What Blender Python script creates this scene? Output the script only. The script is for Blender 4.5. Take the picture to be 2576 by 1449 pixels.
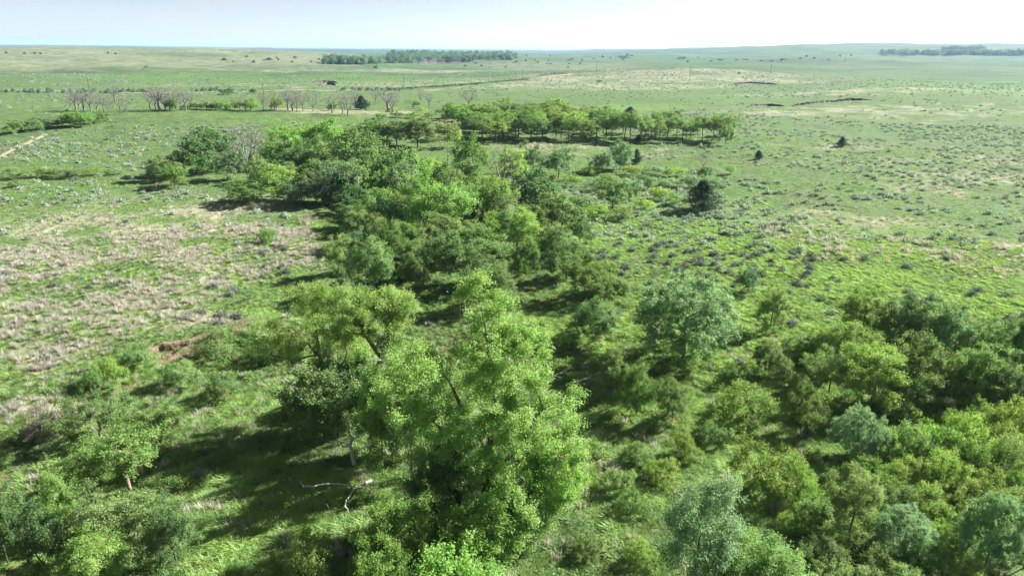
import bpy, math, random
import numpy as np
from mathutils import Matrix, Vector

for o in list(bpy.data.objects):
    bpy.data.objects.remove(o)
SC = bpy.context.scene
COL = SC.collection
R = math.radians

# ------------------------------------------------------------------ camera
CAM_Z = 28.0
PITCH, ROLL = R(19.29), R(0.55)
cd = bpy.data.cameras.new("camera")
cam = bpy.data.objects.new("camera", cd)
COL.objects.link(cam)
cd.lens, cd.sensor_width = 24.0, 36.0
cd.clip_start, cd.clip_end = 0.5, 90000.0
CM = Matrix.Rotation(math.pi / 2 - PITCH, 4, 'X') @ Matrix.Rotation(ROLL, 4, 'Z')
cam.matrix_world = Matrix.Translation((0, 0, CAM_Z)) @ CM
SC.camera = cam

# ------------------------------------------------------------------ sky and sun
SUN_EL, SUN_AZ = 32.0, 63.0          # azimuth measured to the right of the view
w = bpy.data.worlds.new("World")
SC.world = w
w.use_nodes = True
nt = w.node_tree
nt.nodes.clear()
out = nt.nodes.new("ShaderNodeOutputWorld")
bg = nt.nodes.new("ShaderNodeBackground")
sky = nt.nodes.new("ShaderNodeTexSky")
sky.sky_type = 'NISHITA'
sky.sun_disc = False
sky.sun_elevation = R(SUN_EL)
sky.sun_rotation = R(SUN_AZ)
sky.air_density, sky.dust_density, sky.ozone_density = 0.5, 1.0, 1.4
sky.altitude = 1000
bg.inputs['Strength'].default_value = 0.05
# thin high cirrus: a real veil of cloud, brighter than the blue, thickest where noise says
tc = nt.nodes.new("ShaderNodeTexCoord")
mp = nt.nodes.new("ShaderNodeMapping")
mp.inputs['Scale'].default_value = (1.2, 3.0, 7.0)
mp.inputs['Rotation'].default_value = (0.1, 0.15, 0.5)
nz = nt.nodes.new("ShaderNodeTexNoise")
nz.inputs['Scale'].default_value = 2.2
nz.inputs['Detail'].default_value = 6
nz.inputs['Roughness'].default_value = 0.55
rp = nt.nodes.new("ShaderNodeMapRange")
rp.inputs[1].default_value, rp.inputs[2].default_value = 0.42, 0.66
rp.inputs[3].default_value, rp.inputs[4].default_value = 0.55, 0.95
mx = nt.nodes.new("ShaderNodeMix")
mx.data_type = 'RGBA'
bw = nt.nodes.new("ShaderNodeRGBToBW")
vm = nt.nodes.new("ShaderNodeVectorMath"); vm.operation = 'SCALE'
vm.inputs[0].default_value = (1.03, 1.03, 1.01)
nt.links.new(tc.outputs['Generated'], mp.inputs[0])
nt.links.new(mp.outputs[0], nz.inputs['Vector'])
nt.links.new(nz.outputs['Fac'], rp.inputs[0])
nt.links.new(sky.outputs[0], bw.inputs[0])
nt.links.new(bw.outputs[0], vm.inputs['Scale'])
nt.links.new(rp.outputs[0], mx.inputs['Factor'])
nt.links.new(sky.outputs[0], mx.inputs['A'])
nt.links.new(vm.outputs[0], mx.inputs['B'])
nt.links.new(mx.outputs['Result'], bg.inputs['Color'])
nt.links.new(bg.outputs[0], out.inputs['Surface'])

sd = bpy.data.lights.new("sun", 'SUN')
sd.energy, sd.angle, sd.color = 4.6, R(0.5), (1.0, 0.97, 0.92)
sun = bpy.data.objects.new("sun", sd)
COL.objects.link(sun)
sv = Vector((math.sin(R(SUN_AZ)) * math.cos(R(SUN_EL)), math.cos(R(SUN_AZ)) * math.cos(R(SUN_EL)), math.sin(R(SUN_EL))))
sun.rotation_euler = sv.to_track_quat('Z', 'Y').to_euler()
sun.location = (60, 60, 90)

SC.view_settings.view_transform = 'Standard'
SC.view_settings.look = 'None'
SC.view_settings.exposure = 1.95
SC.view_settings.gamma = 1.0
SC.view_settings.use_curve_mapping = False
SC.render.engine = 'CYCLES'
SC.cycles.max_bounces = 8
SC.cycles.diffuse_bounces = 6
SC.cycles.glossy_bounces = 1
SC.cycles.transmission_bounces = 3
SC.cycles.transparent_max_bounces = 8
SC.cycles.volume_bounces = 0
SC.cycles.use_denoising = True
SC.cycles.caustics_reflective = SC.cycles.caustics_refractive = False

# ------------------------------------------------------------------ noise and terrain
def _h(ix, iy, s):
    a = (ix.astype(np.int64) * 374761393 + iy.astype(np.int64) * 668265263 + s * 974634777) & 0xFFFFFFFF
    a = ((a ^ (a >> 13)) * 1274126177) & 0xFFFFFFFF
    a = a ^ (a >> 16)
    return (a & 0xFFFFFF) / float(0xFFFFFF)

def vn(x, y, s=0):
    x = np.asarray(x, float); y = np.asarray(y, float)
    ix, iy = np.floor(x), np.floor(y)
    fx, fy = x - ix, y - iy
    u = fx * fx * fx * (fx * (fx * 6 - 15) + 10); v = fy * fy * fy * (fy * (fy * 6 - 15) + 10)
    a, b = _h(ix, iy, s), _h(ix + 1, iy, s)
    c, d = _h(ix, iy + 1, s), _h(ix + 1, iy + 1, s)
    return (a + (b - a) * u) * (1 - v) + (c + (d - c) * u) * v

def fbm(x, y, o=3, s=0):
    t = 0; a = 1; n = 0
    for i in range(o):
        t = t + a * vn(x * 2 ** i + 17.3 * i, y * 2 ** i - 9.1 * i, s + i); n += a; a *= 0.5
    return t / n

def ss(a, b, x):
    t = np.clip((x - a) / (b - a), 0, 1)
    return t * t * (3 - 2 * t)

# edge of the left meadow above the creek bottom: x, y, drop
BANK = np.array([(-60, 20, .5), (-44, 36, .7), (-37.5, 47, .9), (-35.5, 57, 1.1), (-34.6, 60.6, 1.6), (-31.2, 63.2, 1.7), (-28.5, 64.2, 1.3),
                 (-22, 65.5, 1.0), (-19, 78, .8), (-25, 96, .7), (-33, 118, .6), (-50, 150, .4), (-80, 190, .3)])
def bank_sd(x, y):
    best = np.full(x.shape, 1e9); sgn = np.ones(x.shape); dr = np.zeros(x.shape)
    for i in range(len(BANK) - 1):
        ax, ay, ad = BANK[i]; bx, by, bd = BANK[i + 1]
        ex, ey = bx - ax, by - ay
        t = np.clip(((x - ax) * ex + (y - ay) * ey) / (ex * ex + ey * ey), 0, 1)
        dx, dy = x - ax - t * ex, y - ay - t * ey
        d = np.hypot(dx, dy)
        m = d < best
        best = np.where(m, d, best)
        sgn = np.where(m, np.sign(ex * (y - ay) - ey * (x - ax)), sgn)   # + on the meadow side
        dr = np.where(m, ad + t * (bd - ad), dr)
    return best * sgn, dr

def H(x, y):
    x = np.asarray(x, float); y = np.asarray(y, float)
    d = np.hypot(x, y)
    az = np.degrees(np.arctan2(x, y))
    z = (fbm(x / 2.3, y / 2.3, 2, 3) - .5) * .42 * (1 - ss(150, 500, d))
    z = z + (fbm(x / 16, y / 16, 3, 5) - .5) * 1.0
    z = z + (fbm(x / 85, y / 85, 3, 9) - .5) * 2.2 * ss(60, 200, d)
    z = z + (fbm(x / 420 + 3.1, y / 420, 3, 14) - .5) * 27 * ss(380, 1400, d)
    z = z + (fbm(x / 130 + 2.2, y / 130, 2, 17) - .5) * 8 * ss(420, 900, d)
    z = z + (fbm(x / 1900 + 7.7, y / 1900 + 1.2, 3, 21) - .5) * 46 * ss(1200, 5000, d)
    # creek bottom drop
    sd_, dr = bank_sd(x, y)
    wid = np.where(dr > 1.35, 1.0, 4.0)
    z = z + (ss(-wid, wid * .15, sd_) - .5) * dr * (1 - ss(150, 210, d))
    # right bank rises to the sage slope
    z = z + 1.6 * ss(8, 60, x - .10 * y) * ss(30, 80, d) * (1 - ss(300, 600, d))
    # knoll at left behind the meadow, and the hollow of the dead trees behind it
    kx = (x + 128) / 120; ky = (y - 262) / 62
    z = z + 6.0 * np.exp(-(kx * kx + ky * ky) ** 1.2)
    hx = (x + 120) / 210; hy = (y - 352) / 46
    z = z - 2.2 * np.exp(-(hx * hx + hy * hy))
    # tan hill far left, tan rise in the middle, ridge filling the right horizon
    z = z + 17 * np.exp(-(((az + 30) / 19) ** 2) - ((np.log(d + 1) - math.log(1750)) / .30) ** 2)
    z = z + 8 * np.exp(-(((x - 150) / 170) ** 2) - ((y - 800) / 150) ** 2)
    z = z + 6 * np.exp(-(((az - 33) / 12) ** 2) - ((np.log(d + 1) - math.log(560)) / .33) ** 2)
    z = z + 62 * ss(1, 24, az) * ss(1300, 4600, d) * (1 - ss(60, 100, az))
    return z

def H1(x, y):
    return float(H(np.array([x]), np.array([y]))[0])

FP = 24 / 36 * 2576
_RS = np.geomspace(18, 20000, 900)
def look(px, py):
    dv = CM.to_3x3() @ Vector(((px - 1288) / FP, -(py - 724.5) / FP, -1))
    return np.array(dv)

def spot(px, py):
    """the point of the terrain seen at a place of the photograph (2576 wide), found by walking the sight line"""
    v = look(px, py); k = math.hypot(v[0], v[1])
    t = _RS / k
    X, Y, Z = v[0] * t, v[1] * t, CAM_Z + v[2] * t
    hit = np.nonzero(Z < H(X, Y))[0]
    if len(hit) == 0:
        return np.array((X[-1], Y[-1], H1(X[-1], Y[-1])))
    i = max(hit[0], 1)
    a, b = t[i - 1], t[i]
    for _ in range(18):
        m = (a + b) / 2
        if CAM_Z + v[2] * m < H1(v[0] * m, v[1] * m): b = m
        else: a = m
    return np.array((v[0] * b, v[1] * b, H1(v[0] * b, v[1] * b)))

def depth(p):
    q = Vector((p[0], p[1], p[2] - CAM_Z))
    return -(CM.to_3x3().inverted() @ q).z

def height_at(p, py, px):
    v = look(px, py); k = math.hypot(v[0], v[1])
    D = math.hypot(p[0], p[1])
    return CAM_Z + v[2] / k * D - p[2]

# ------------------------------------------------------------------ helpers for objects
def mesh_np(name, V, F=None, quads=None, tris=None, mats=(), attrs=None, smooth=False, midx=None):
    me = bpy.data.meshes.new(name)
    V = np.asarray(V, np.float32)
    me.vertices.add(len(V)); me.vertices.foreach_set('co', V.ravel())
    loops = []; starts = []; n = 0
    if quads is not None and len(quads):
        q = np.asarray(quads, np.int32); loops.append(q.ravel()); starts.append(np.arange(len(q)) * 4 + n); n += q.size
    if tris is not None and len(tris):
        q = np.asarray(tris, np.int32); loops.append(q.ravel()); starts.append(np.arange(len(q)) * 3 + n); n += q.size
    if loops:
        L = np.concatenate(loops); S = np.concatenate(starts)
        me.loops.add(len(L)); me.loops.foreach_set('vertex_index', L)
        me.polygons.add(len(S)); me.polygons.foreach_set('loop_start', S.astype(np.int32))
        if midx is not None: me.polygons.foreach_set('material_index', np.asarray(midx, np.int32))
        if smooth: me.polygons.foreach_set('use_smooth', np.ones(len(S), bool))
    for k, a in (attrs or {}).items():
        a = np.asarray(a)
        if a.ndim == 2:
            at = me.attributes.new(k, 'FLOAT_VECTOR', 'POINT'); at.data.foreach_set('vector', a.astype(np.float32).ravel())
        elif a.dtype.kind == 'i':
            at = me.attributes.new(k, 'INT', 'POINT'); at.data.foreach_set('value', a.astype(np.int32))
        else:
            at = me.attributes.new(k, 'FLOAT', 'POINT'); at.data.foreach_set('value', a.astype(np.float32))
    for m in mats: me.materials.append(m)
    me.update(calc_edges=True); me.validate()
    return me

def obj(name, me, parent=None, loc=None):
    o = bpy.data.objects.new(name, me); COL.objects.link(o)
    if parent: o.parent = parent
    if loc is not None: o.location = loc
    return o

def tag(o, label=None, cat=None, group=None, kind=None):
    if label: o['label'] = label
    if cat: o['category'] = cat
    if group: o['group'] = group
    if kind: o['kind'] = kind
    return o

ORD = ("first second third fourth fifth sixth seventh eighth ninth tenth eleventh twelfth thirteenth fourteenth fifteenth sixteenth seventeenth "
       "eighteenth nineteenth twentieth").split()
for t_ in ("twenty", "thirty", "forty"):
    if t_ != "twenty": ORD.append(t_[:-1] + "ieth")
    ORD += [t_ + "-" + k for k in ORD[:9]]

# ------------------------------------------------------------------ materials
def newmat(name):
    m = bpy.data.materials.new(name); m.use_nodes = True
    m.node_tree.nodes.clear()
    return m, m.node_tree, m.node_tree.nodes, m.node_tree.links

def leaf_mat(name, ca, cb, trans=.42, tcol=None, gloss=.5, rnd=.22, src='GEOMETRY', key='tint', k=2.4):
    # what the leaf sends back plus what it lets through
    ca = tuple(min(c * k * q, .8) for c, q in zip(ca, (1.02, 1, 1.24))); cb = tuple(min(c * k * q, .8) for c, q in zip(cb, (1.02, 1, 1.24)))
    m, t, N, L = newmat(name)
    o = N.new("ShaderNodeOutputMaterial")
    at = N.new("ShaderNodeAttribute"); at.attribute_name = key; at.attribute_type = src
    mix = N.new("ShaderNodeMix"); mix.data_type = 'RGBA'
    mix.inputs['A'].default_value = (*ca, 1); mix.inputs['B'].default_value = (*cb, 1)
    L.new(at.outputs['Fac'], mix.inputs['Factor'])
    oi = N.new("ShaderNodeObjectInfo")
    mr = N.new("ShaderNodeMapRange"); mr.inputs[3].default_value = 1 - rnd; mr.inputs[4].default_value = 1 + rnd
    L.new(oi.outputs['Random'], mr.inputs[0])
    hs = N.new("ShaderNodeHueSaturation"); hs.inputs['Saturation'].default_value = .93
    L.new(mix.outputs['Result'], hs.inputs['Color']); L.new(mr.outputs[0], hs.inputs['Value'])
    mh = N.new("ShaderNodeMapRange"); mh.inputs[3].default_value = .485; mh.inputs[4].default_value = .515
    ml = N.new("ShaderNodeMath"); ml.operation = 'FRACT'
    mm = N.new("ShaderNodeMath"); mm.operation = 'MULTIPLY'; mm.inputs[1].default_value = 7.31
    L.new(oi.outputs['Random'], mm.inputs[0]); L.new(mm.outputs[0], ml.inputs[0]); L.new(ml.outputs[0], mh.inputs[0])
    L.new(mh.outputs[0], hs.inputs['Hue'])
    p = N.new("ShaderNodeBsdfPrincipled"); p.inputs['Roughness'].default_value = gloss
    p.inputs['Specular IOR Level'].default_value = .08
    tr = N.new("ShaderNodeBsdfTranslucent")
    tm = N.new("ShaderNodeMix"); tm.data_type = 'RGBA'; tm.blend_type = 'MULTIPLY'; tm.inputs['Factor'].default_value = 1
    tm.inputs['B'].default_value = (*(tcol or (1.15, 1.15, .62)), 1)
    L.new(hs.outputs[0], p.inputs['Base Color']); L.new(hs.outputs[0], tm.inputs['A']); L.new(tm.outputs['Result'], tr.inputs['Color'])
    ms = N.new("ShaderNodeMixShader"); ms.inputs[0].default_value = trans
    L.new(p.outputs[0], ms.inputs[1]); L.new(tr.outputs[0], ms.inputs[2]); L.new(ms.outputs[0], o.inputs['Surface'])
    return m

def bark_mat(name, ca, cb, sc=9):
    m, t, N, L = newmat(name)
    o = N.new("ShaderNodeOutputMaterial"); p = N.new("ShaderNodeBsdfPrincipled")
    g = N.new("ShaderNodeNewGeometry"); mp = N.new("ShaderNodeMapping"); mp.inputs['Scale'].default_value = (sc, sc, sc * .25)
    n = N.new("ShaderNodeTexNoise"); n.inputs['Detail'].default_value = 5; n.inputs['Scale'].default_value = 1
    mix = N.new("ShaderNodeMix"); mix.data_type = 'RGBA'
    mix.inputs['A'].default_value = (*ca, 1); mix.inputs['B'].default_value = (*cb, 1)
    r = N.new("ShaderNodeMapRange"); r.inputs[1].default_value = .35; r.inputs[2].default_value = .65
    b = N.new("ShaderNodeBump"); b.inputs['Distance'].default_value = .03; b.inputs['Strength'].default_value = .8
    L.new(g.outputs['Position'], mp.inputs[0]); L.new(mp.outputs[0], n.inputs['Vector'])
    L.new(n.outputs['Fac'], r.inputs[0]); L.new(r.outputs[0], mix.inputs['Factor']); L.new(mix.outputs['Result'], p.inputs['Base Color'])
    L.new(n.outputs['Fac'], b.inputs['Height']); L.new(b.outputs[0], p.inputs['Normal'])
    p.inputs['Roughness'].default_value = .9
    L.new(p.outputs[0], o.inputs['Surface'])
    return m

LM = dict(
    cotton=leaf_mat("cottonwood_leaves", (.085, .150, .024), (.135, .205, .058), .50, gloss=.45, rnd=.05),
    green=leaf_mat("green_leaves", (.056, .112, .022), (.092, .150, .034), .46),
    olive=leaf_mat("olive_leaves", (.062, .108, .028), (.102, .152, .046), .44),
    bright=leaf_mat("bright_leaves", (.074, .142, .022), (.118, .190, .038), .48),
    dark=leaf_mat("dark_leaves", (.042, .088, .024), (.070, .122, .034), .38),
    grey=leaf_mat("grey_green_leaves", (.076, .122, .046), (.122, .176, .078), .42, (1.1, 1.2, .8)),
    blue=leaf_mat("blue_green_leaves", (.056, .102, .036), (.096, .148, .060), .42, (1.1, 1.2, .75)),
    yellow=leaf_mat("yellow_green_leaves", (.078, .136, .022), (.124, .186, .038), .46),
    blossom=leaf_mat("cream_blossom", (.20, .21, .085), (.33, .32, .15), .35, (1.1, 1.1, .8), k=1.5),
    juniper=leaf_mat("juniper_needles", (.018, .042, .018), (.034, .066, .026), .2),
    sage=leaf_mat("sagebrush_leaves", (.092, .118, .078), (.170, .196, .138), .14, (1, 1.1, .8), k=1.3),
    dull=leaf_mat("dull_stems", (.100, .085, .062), (.16, .135, .095), .2, (1, 1, .9)),
    tan=leaf_mat("dry_brush", (.21, .15, .08), (.33, .25, .14), .3, (1, 1, .9)),
)
BARK = bark_mat("grey_brown_bark", (.075, .060, .046), (.16, .135, .11))
BARKW = bark_mat("pale_weathered_wood", (.30, .275, .245), (.55, .52, .48))
BARKD = bark_mat("silver_grey_dead_wood", (.125, .115, .112), (.25, .235, .23))
BARKT = bark_mat("tan_bark", (.17, .125, .085), (.27, .21, .15))
POLE = bark_mat("weathered_pole_wood", (.07, .055, .045), (.12, .10, .08), 6)

def soil_mat(name, ca, cb, sc=3.0, bump=.12):
    m, t, N, L = newmat(name)
    o = N.new("ShaderNodeOutputMaterial"); p = N.new("ShaderNodeBsdfPrincipled")
    g = N.new("ShaderNodeNewGeometry")
    n = N.new("ShaderNodeTexNoise"); n.inputs['Detail'].default_value = 7; n.inputs['Scale'].default_value = sc
    mix = N.new("ShaderNodeMix"); mix.data_type = 'RGBA'
    mix.inputs['A'].default_value = (*ca, 1); mix.inputs['B'].default_value = (*cb, 1)
    r = N.new("ShaderNodeMapRange"); r.inputs[1].default_value = .35; r.inputs[2].default_value = .65
    b = N.new("ShaderNodeBump"); b.inputs['Distance'].default_value = bump
    L.new(g.outputs['Position'], n.inputs['Vector'])
    L.new(n.outputs['Fac'], r.inputs[0]); L.new(r.outputs[0], mix.inputs['Factor']); L.new(mix.outputs['Result'], p.inputs['Base Color'])
    L.new(n.outputs['Fac'], b.inputs['Height']); L.new(b.outputs[0], p.inputs['Normal'])
    p.inputs['Roughness'].default_value = .95
    L.new(p.outputs[0], o.inputs['Surface'])
    return m
SOIL = soil_mat("red_soil", (.130, .086, .060), (.215, .155, .110))
ROADM = soil_mat("pale_dirt", (.22, .185, .125), (.31, .265, .19), 1.2, .05)
GULLY = soil_mat("shade_toned_gully_soil", (.045, .045, .036), (.085, .078, .06), .6, .3)  # overgrown soil, its colour darkened to include the shade on bank faces
PATHM = soil_mat("brown_path_soil", (.15, .115, .075), (.24, .19, .13), 3, .06)

# ground: attributes dry, sage, lush, soil steer one prairie material
def ground_mat():
    m, t, N, L = newmat("prairie")
    o = N.new("ShaderNodeOutputMaterial"); p = N.new("ShaderNodeBsdfPrincipled"); p.inputs['Roughness'].default_value = .95
    p.inputs['Specular IOR Level'].default_value = .1
    g = N.new("ShaderNodeNewGeometry")
    def noise(sc, det=4, rough=.55, scale=(1, 1, 1)):
        mp = N.new("ShaderNodeMapping"); mp.inputs['Scale'].default_value = scale
        L.new(g.outputs['Position'], mp.inputs[0])
        n = N.new("ShaderNodeTexNoise"); n.inputs['Scale'].default_value = sc; n.inputs['Detail'].default_value = det; n.inputs['Roughness'].default_value = rough
        L.new(mp.outputs[0], n.inputs['Vector']); return n.outputs['Fac']
    def rng(s, a, b, c=0., d=1.):
        r = N.new("ShaderNodeMapRange"); r.inputs[1].default_value = a; r.inputs[2].default_value = b; r.inputs[3].default_value = c; r.inputs[4].default_value = d
        L.new(s, r.inputs[0]); return r.outputs[0]
    def mth(op, a, b=None):
        n = N.new("ShaderNodeMath"); n.operation = op
        for i, v in enumerate((a, b)):
            if v is None: continue
            if isinstance(v, (int, float)): n.inputs[i].default_value = v
            else: L.new(v, n.inputs[i])
        return n.outputs[0]
    def mixc(f, a, b):
        n = N.new("ShaderNodeMix"); n.data_type = 'RGBA'
        if isinstance(f, float): n.inputs['Factor'].default_value = f
        else: L.new(f, n.inputs['Factor'])
        for k, v in (('A', a), ('B', b)):
            if isinstance(v, tuple): n.inputs[k].default_value = (*v, 1)
            else: L.new(v, n.inputs[k])
        return n.outputs['Result']
    def attr(k):
        a = N.new("ShaderNodeAttribute"); a.attribute_name = k; return a.outputs['Fac']
    nA, nB, nC, nD = noise(.55, 6, .6), noise(.06, 5, .6), noise(.011, 4, .55), noise(2.6, 5, .65)
    nE = noise(1, 4, .6, (.0016, .0030, .01)); nF = noise(1, 5, .65, (.0040, .009, .02))
    nG = noise(.16, 6, .68); nH = noise(.045, 6, .7)
    green = mixc(rng(nA, .38, .64), (.076, .138, .038), (.118, .194, .052))
    green = mixc(rng(nB, .40, .62, 0, .65), green, (.112, .158, .058))
    green = mixc(mth('MULTIPLY', attr('lush'), rng(nA, .3, .62, .45, 1.)), green, (.132, .232, .046))
    sg = mth('MULTIPLY', attr('sage'), mth('MAXIMUM', rng(nA, .50, .62), rng(nB, .46, .60, 0, .75)))
    green = mixc(sg, green, (.118, .152, .086))
    # far patchwork
    green = mixc(mth('MULTIPLY', attr('far'), rng(nC, .50, .64, 0, .30)), green, (.165, .165, .100))
    green = mixc(mth('MULTIPLY', attr('far'), rng(nE, .44, .54, 0, .85)), green, (.074, .158, .044))
    green = mixc(mth('MULTIPLY', attr('far'), rng(nF, .46, .56, .08, .7)), green, (.040, .078, .046))
    green = mixc(mth('MULTIPLY', mth('MULTIPLY', attr('lush'), attr('far')), .85), green, (.098, .205, .038))
    dry = mth('MULTIPLY', attr('dry'), rng(mth('ADD', mth('MULTIPLY', nA, .5), mth('MULTIPLY', nB, .5)), .33, .56, .22, .95))
    c = mixc(dry, green, mixc(rng(nA, .4, .6), (.246, .240, .150), (.335, .325, .222)))
    c = mixc(mth('MULTIPLY', attr('mid'), rng(nG, .49, .60, 0, .55)), c, (.056, .088, .056))
    c = mixc(mth('MULTIPLY', attr('far'), rng(nH, .46, .60, .08, .55)), c, (.050, .085, .048))
    c = mixc(attr('wild'), c, (.034, .062, .044))
    c = mixc(mth('MULTIPLY', attr('soil'), rng(nA, .36, .56)), c, mixc(rng(nD, .4, .6), (.13, .085, .058), (.20, .135, .095)))
    L.new(c, p.inputs['Base Color'])
    b1 = N.new("ShaderNodeBump"); b1.inputs['Distance'].default_value = .35; b1.inputs['Strength'].default_value = .9
    b2 = N.new("ShaderNodeBump"); b2.inputs['Distance'].default_value = .8; b2.inputs['Strength'].default_value = .7
    L.new(nD, b1.inputs['Height']); L.new(nA, b2.inputs['Height']); L.new(b1.outputs[0], b2.inputs['Normal']); L.new(b2.outputs[0], p.inputs['Normal'])
    L.new(p.outputs[0], o.inputs['Surface'])
    return m

# ------------------------------------------------------------------ maps of what grows where (world metres)
def sector(x, y, a0, a1, d0, d1, sa=2.5, sd=.06):
    d = np.hypot(x, y); az = np.degrees(np.arctan2(x, y)); l = np.log(np.maximum(d, 1))
    return ss(a0 - sa, a0 + sa, az) * (1 - ss(a1 - sa, a1 + sa, az)) * ss(math.log(d0) - sd, math.log(d0) + sd, l) * (1 - ss(math.log(d1) - sd, math.log(d1) + sd, l))

def ell(x, y, cx, cy, rx, ry, rot=0):
    c, s = math.cos(R(rot)), math.sin(R(rot))
    u = ((x - cx) * c + (y - cy) * s) / rx; v = (-(x - cx) * s + (y - cy) * c) / ry
    return 1 - ss(.6, 1.3, np.hypot(u, v))

def masks(x, y):
    d = np.hypot(x, y)
    wob = (fbm(x / 11, y / 11, 3, 41) - .5)
    wx, wy = x + wob * 16, y + wob * 22
    n1 = fbm(x / 7.5, y / 7.5, 3, 51); n2 = fbm(x / 38, y / 38, 3, 61)
    sdv, dr = bank_sd(x, y)
    meadow = ss(1, 5, sdv) * (1 - ss(120, 165, d))
    dry = np.zeros_like(x)
    for e in ((-62, 104, 34, 26, 10), (-40, 98, 18, 10, -25), (-46, 78, 16, 13, 20), (-72, 128, 40, 9, 0), (-58, 84, 20, 16, 0), (-36, 116, 14, 8, 0), (-45, 62, 12, 10, 0)):
        dry = np.maximum(dry, ell(wx, wy, *e))
    dry = dry * ss(.20, .62, n1) * meadow
    right = np.zeros_like(x)
    for e in ((60, 104, 13, 12, 30), (76, 92, 15, 12, 20), (52, 112, 12, 7, 0), (100, 150, 26, 10, 0), (118, 178, 34, 9, 10), (95, 205, 20, 6, 0), (24, 200, 26, 6, 0), (14, 206, 22, 7, 0)):
        right = np.maximum(right, ell(wx, wy, *e))
    dry = np.maximum(dry, right * ss(.28, .64, n1) * .75)
    dry = np.maximum(dry, ell(wx, wy, -66, 286, 30, 26, 30) * .9)
    dry = np.maximum(dry, ell(wx, wy, -38, 46, 4.5, 3.2, 0) * .9)
    for e in ((150, 690, 190, 90, 10), (60, 560, 130, 40, 8), (250, 470, 110, 22, 4), (170, 330, 90, 16, 5), (-250, 830, 130, 45, 0), (-40, 900, 160, 60, 0), (-60, 590, 120, 24, 0), (-160, 545, 110, 20, 6)):
        dry = np.maximum(dry, ell(x + wob * 90, y + wob * 120, *e) * (.35 + .65 * ss(.34, .62, n2)))
    dry = np.maximum(dry, sector(x + wob * 120, y + wob * 300, -44, -13, 880, 2600) * (.18 + .62 * ss(.36, .60, fbm(x / 190, y / 420, 4, 71))))
    dry = np.maximum(dry, sector(x, y, -3, 10, 1150, 1500) * .5)
    lush = np.zeros_like(x)
    for e in ((46, 78, 34, 30, 25), (30, 112, 26, 22, 0), (80, 76, 36, 20, 0), (20, 60, 12, 24, 0), (4, 62, 6, 20, 0), (14, 42, 12, 12, 0), (-20, 40, 16, 10, 0), (-30, 68, 7, 3, 20), (-22, 104, 8, 4, 0), (-40, 94, 9, 3, 0), (-26, 120, 9, 4, 0), (60, 360, 26, 26, 0)):
        lush = np.maximum(lush, ell(wx, wy, *e))
    for e in ((-260, 640, 150, 70, 0), (-150, 700, 60, 50, 0), (330, 470, 110, 40, 0), (430, 620, 170, 80, 5), (-105, 655, 70, 22, 0)):
        lush = np.maximum(lush, ell(x + wob * 60, y + wob * 80, *e) * .85)
    sage = ell(wx, wy, 24, 118, 34, 42, -10) * .8
    for e in ((90, 160, 60, 60, 0), (70, 290, 90, 40, 10), (-95, 190, 60, 40, 0), (-60, 140, 60, 18, 0), (150, 220, 60, 90, 0), (-130, 440, 140, 40, 0), (300, 700, 220, 60, 0)):
        sage = np.maximum(sage, ell(wx, wy, *e) * .5)
    sage = np.maximum(sage, meadow * .16)
    sage = np.maximum(sage, ss(250, 500, d) * .35)
    sage = np.maximum(sage, .22 * ss(60, 90, d) * (x > 0))
    soil = ell(wx, wy, -33, 41, 5, 6, 0) * .7
    soil = np.maximum(soil, ell(wx, wy, -32.6, 59.4, 3.0, 1.5, 35) * .8)
    soil = np.maximum(soil, .55 * ss(.60, .70, fbm(x / 3.1, y / 3.1, 3, 141)) * (1 - ss(60, 95, d)))
    soil = np.maximum(soil, ell(x, y, -150, 345, 60, 22, 10) * .9)
    soil = np.maximum(soil, ell(x, y, -66, 318, 46, 8, 0) * .6)
    far = ss(420, 900, d)
    return dry, lush * (1 - .7 * dry), sage, soil, far

# ------------------------------------------------------------------ ground
ang = np.concatenate([np.linspace(-47, 47, 431), np.linspace(47, 313, 74)[1:-1]])
rad = np.concatenate([np.linspace(.6, 20, 14)[:-1], np.geomspace(20, 32000, 590)])
A, RR = np.meshgrid(np.radians(ang), rad)
GX, GY = (RR * np.sin(A)).ravel(), (RR * np.cos(A)).ravel()
GZ = H(GX, GY)
nA_, nR_ = len(ang), len(rad)
i0 = np.arange(nR_ - 1)[:, None] * nA_; j0 = np.arange(nA_)[None, :]; j1 = (j0 + 1) % nA_
Q = np.stack([i0 + j0, i0 + j1, i0 + nA_ + j1, i0 + nA_ + j0], -1).reshape(-1, 4)[:, ::-1]
cap = np.stack([np.zeros(nA_ - 2, int), np.arange(1, nA_ - 1), np.arange(2, nA_)], -1)[:, ::-1]
dry_, lush_, sage_, soil_, far_ = masks(GX, GY)
gm = mesh_np("ground", np.stack([GX, GY, GZ], -1), quads=Q, tris=cap, mats=[ground_mat()], smooth=True,
             attrs=dict(dry=dry_, lush=lush_, sage=sage_, soil=soil_, far=far_, mid=ss(110, 260, np.hypot(GX, GY)), wild=.8 * ss(2300, 5200, np.hypot(GX, GY)) * ss(.28, .5, fbm(GX / 1500, GY / 1500, 3, 131))))
tag(obj("ground", gm), "rolling green prairie with tan patches reaching to the horizon", kind='structure')

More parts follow.
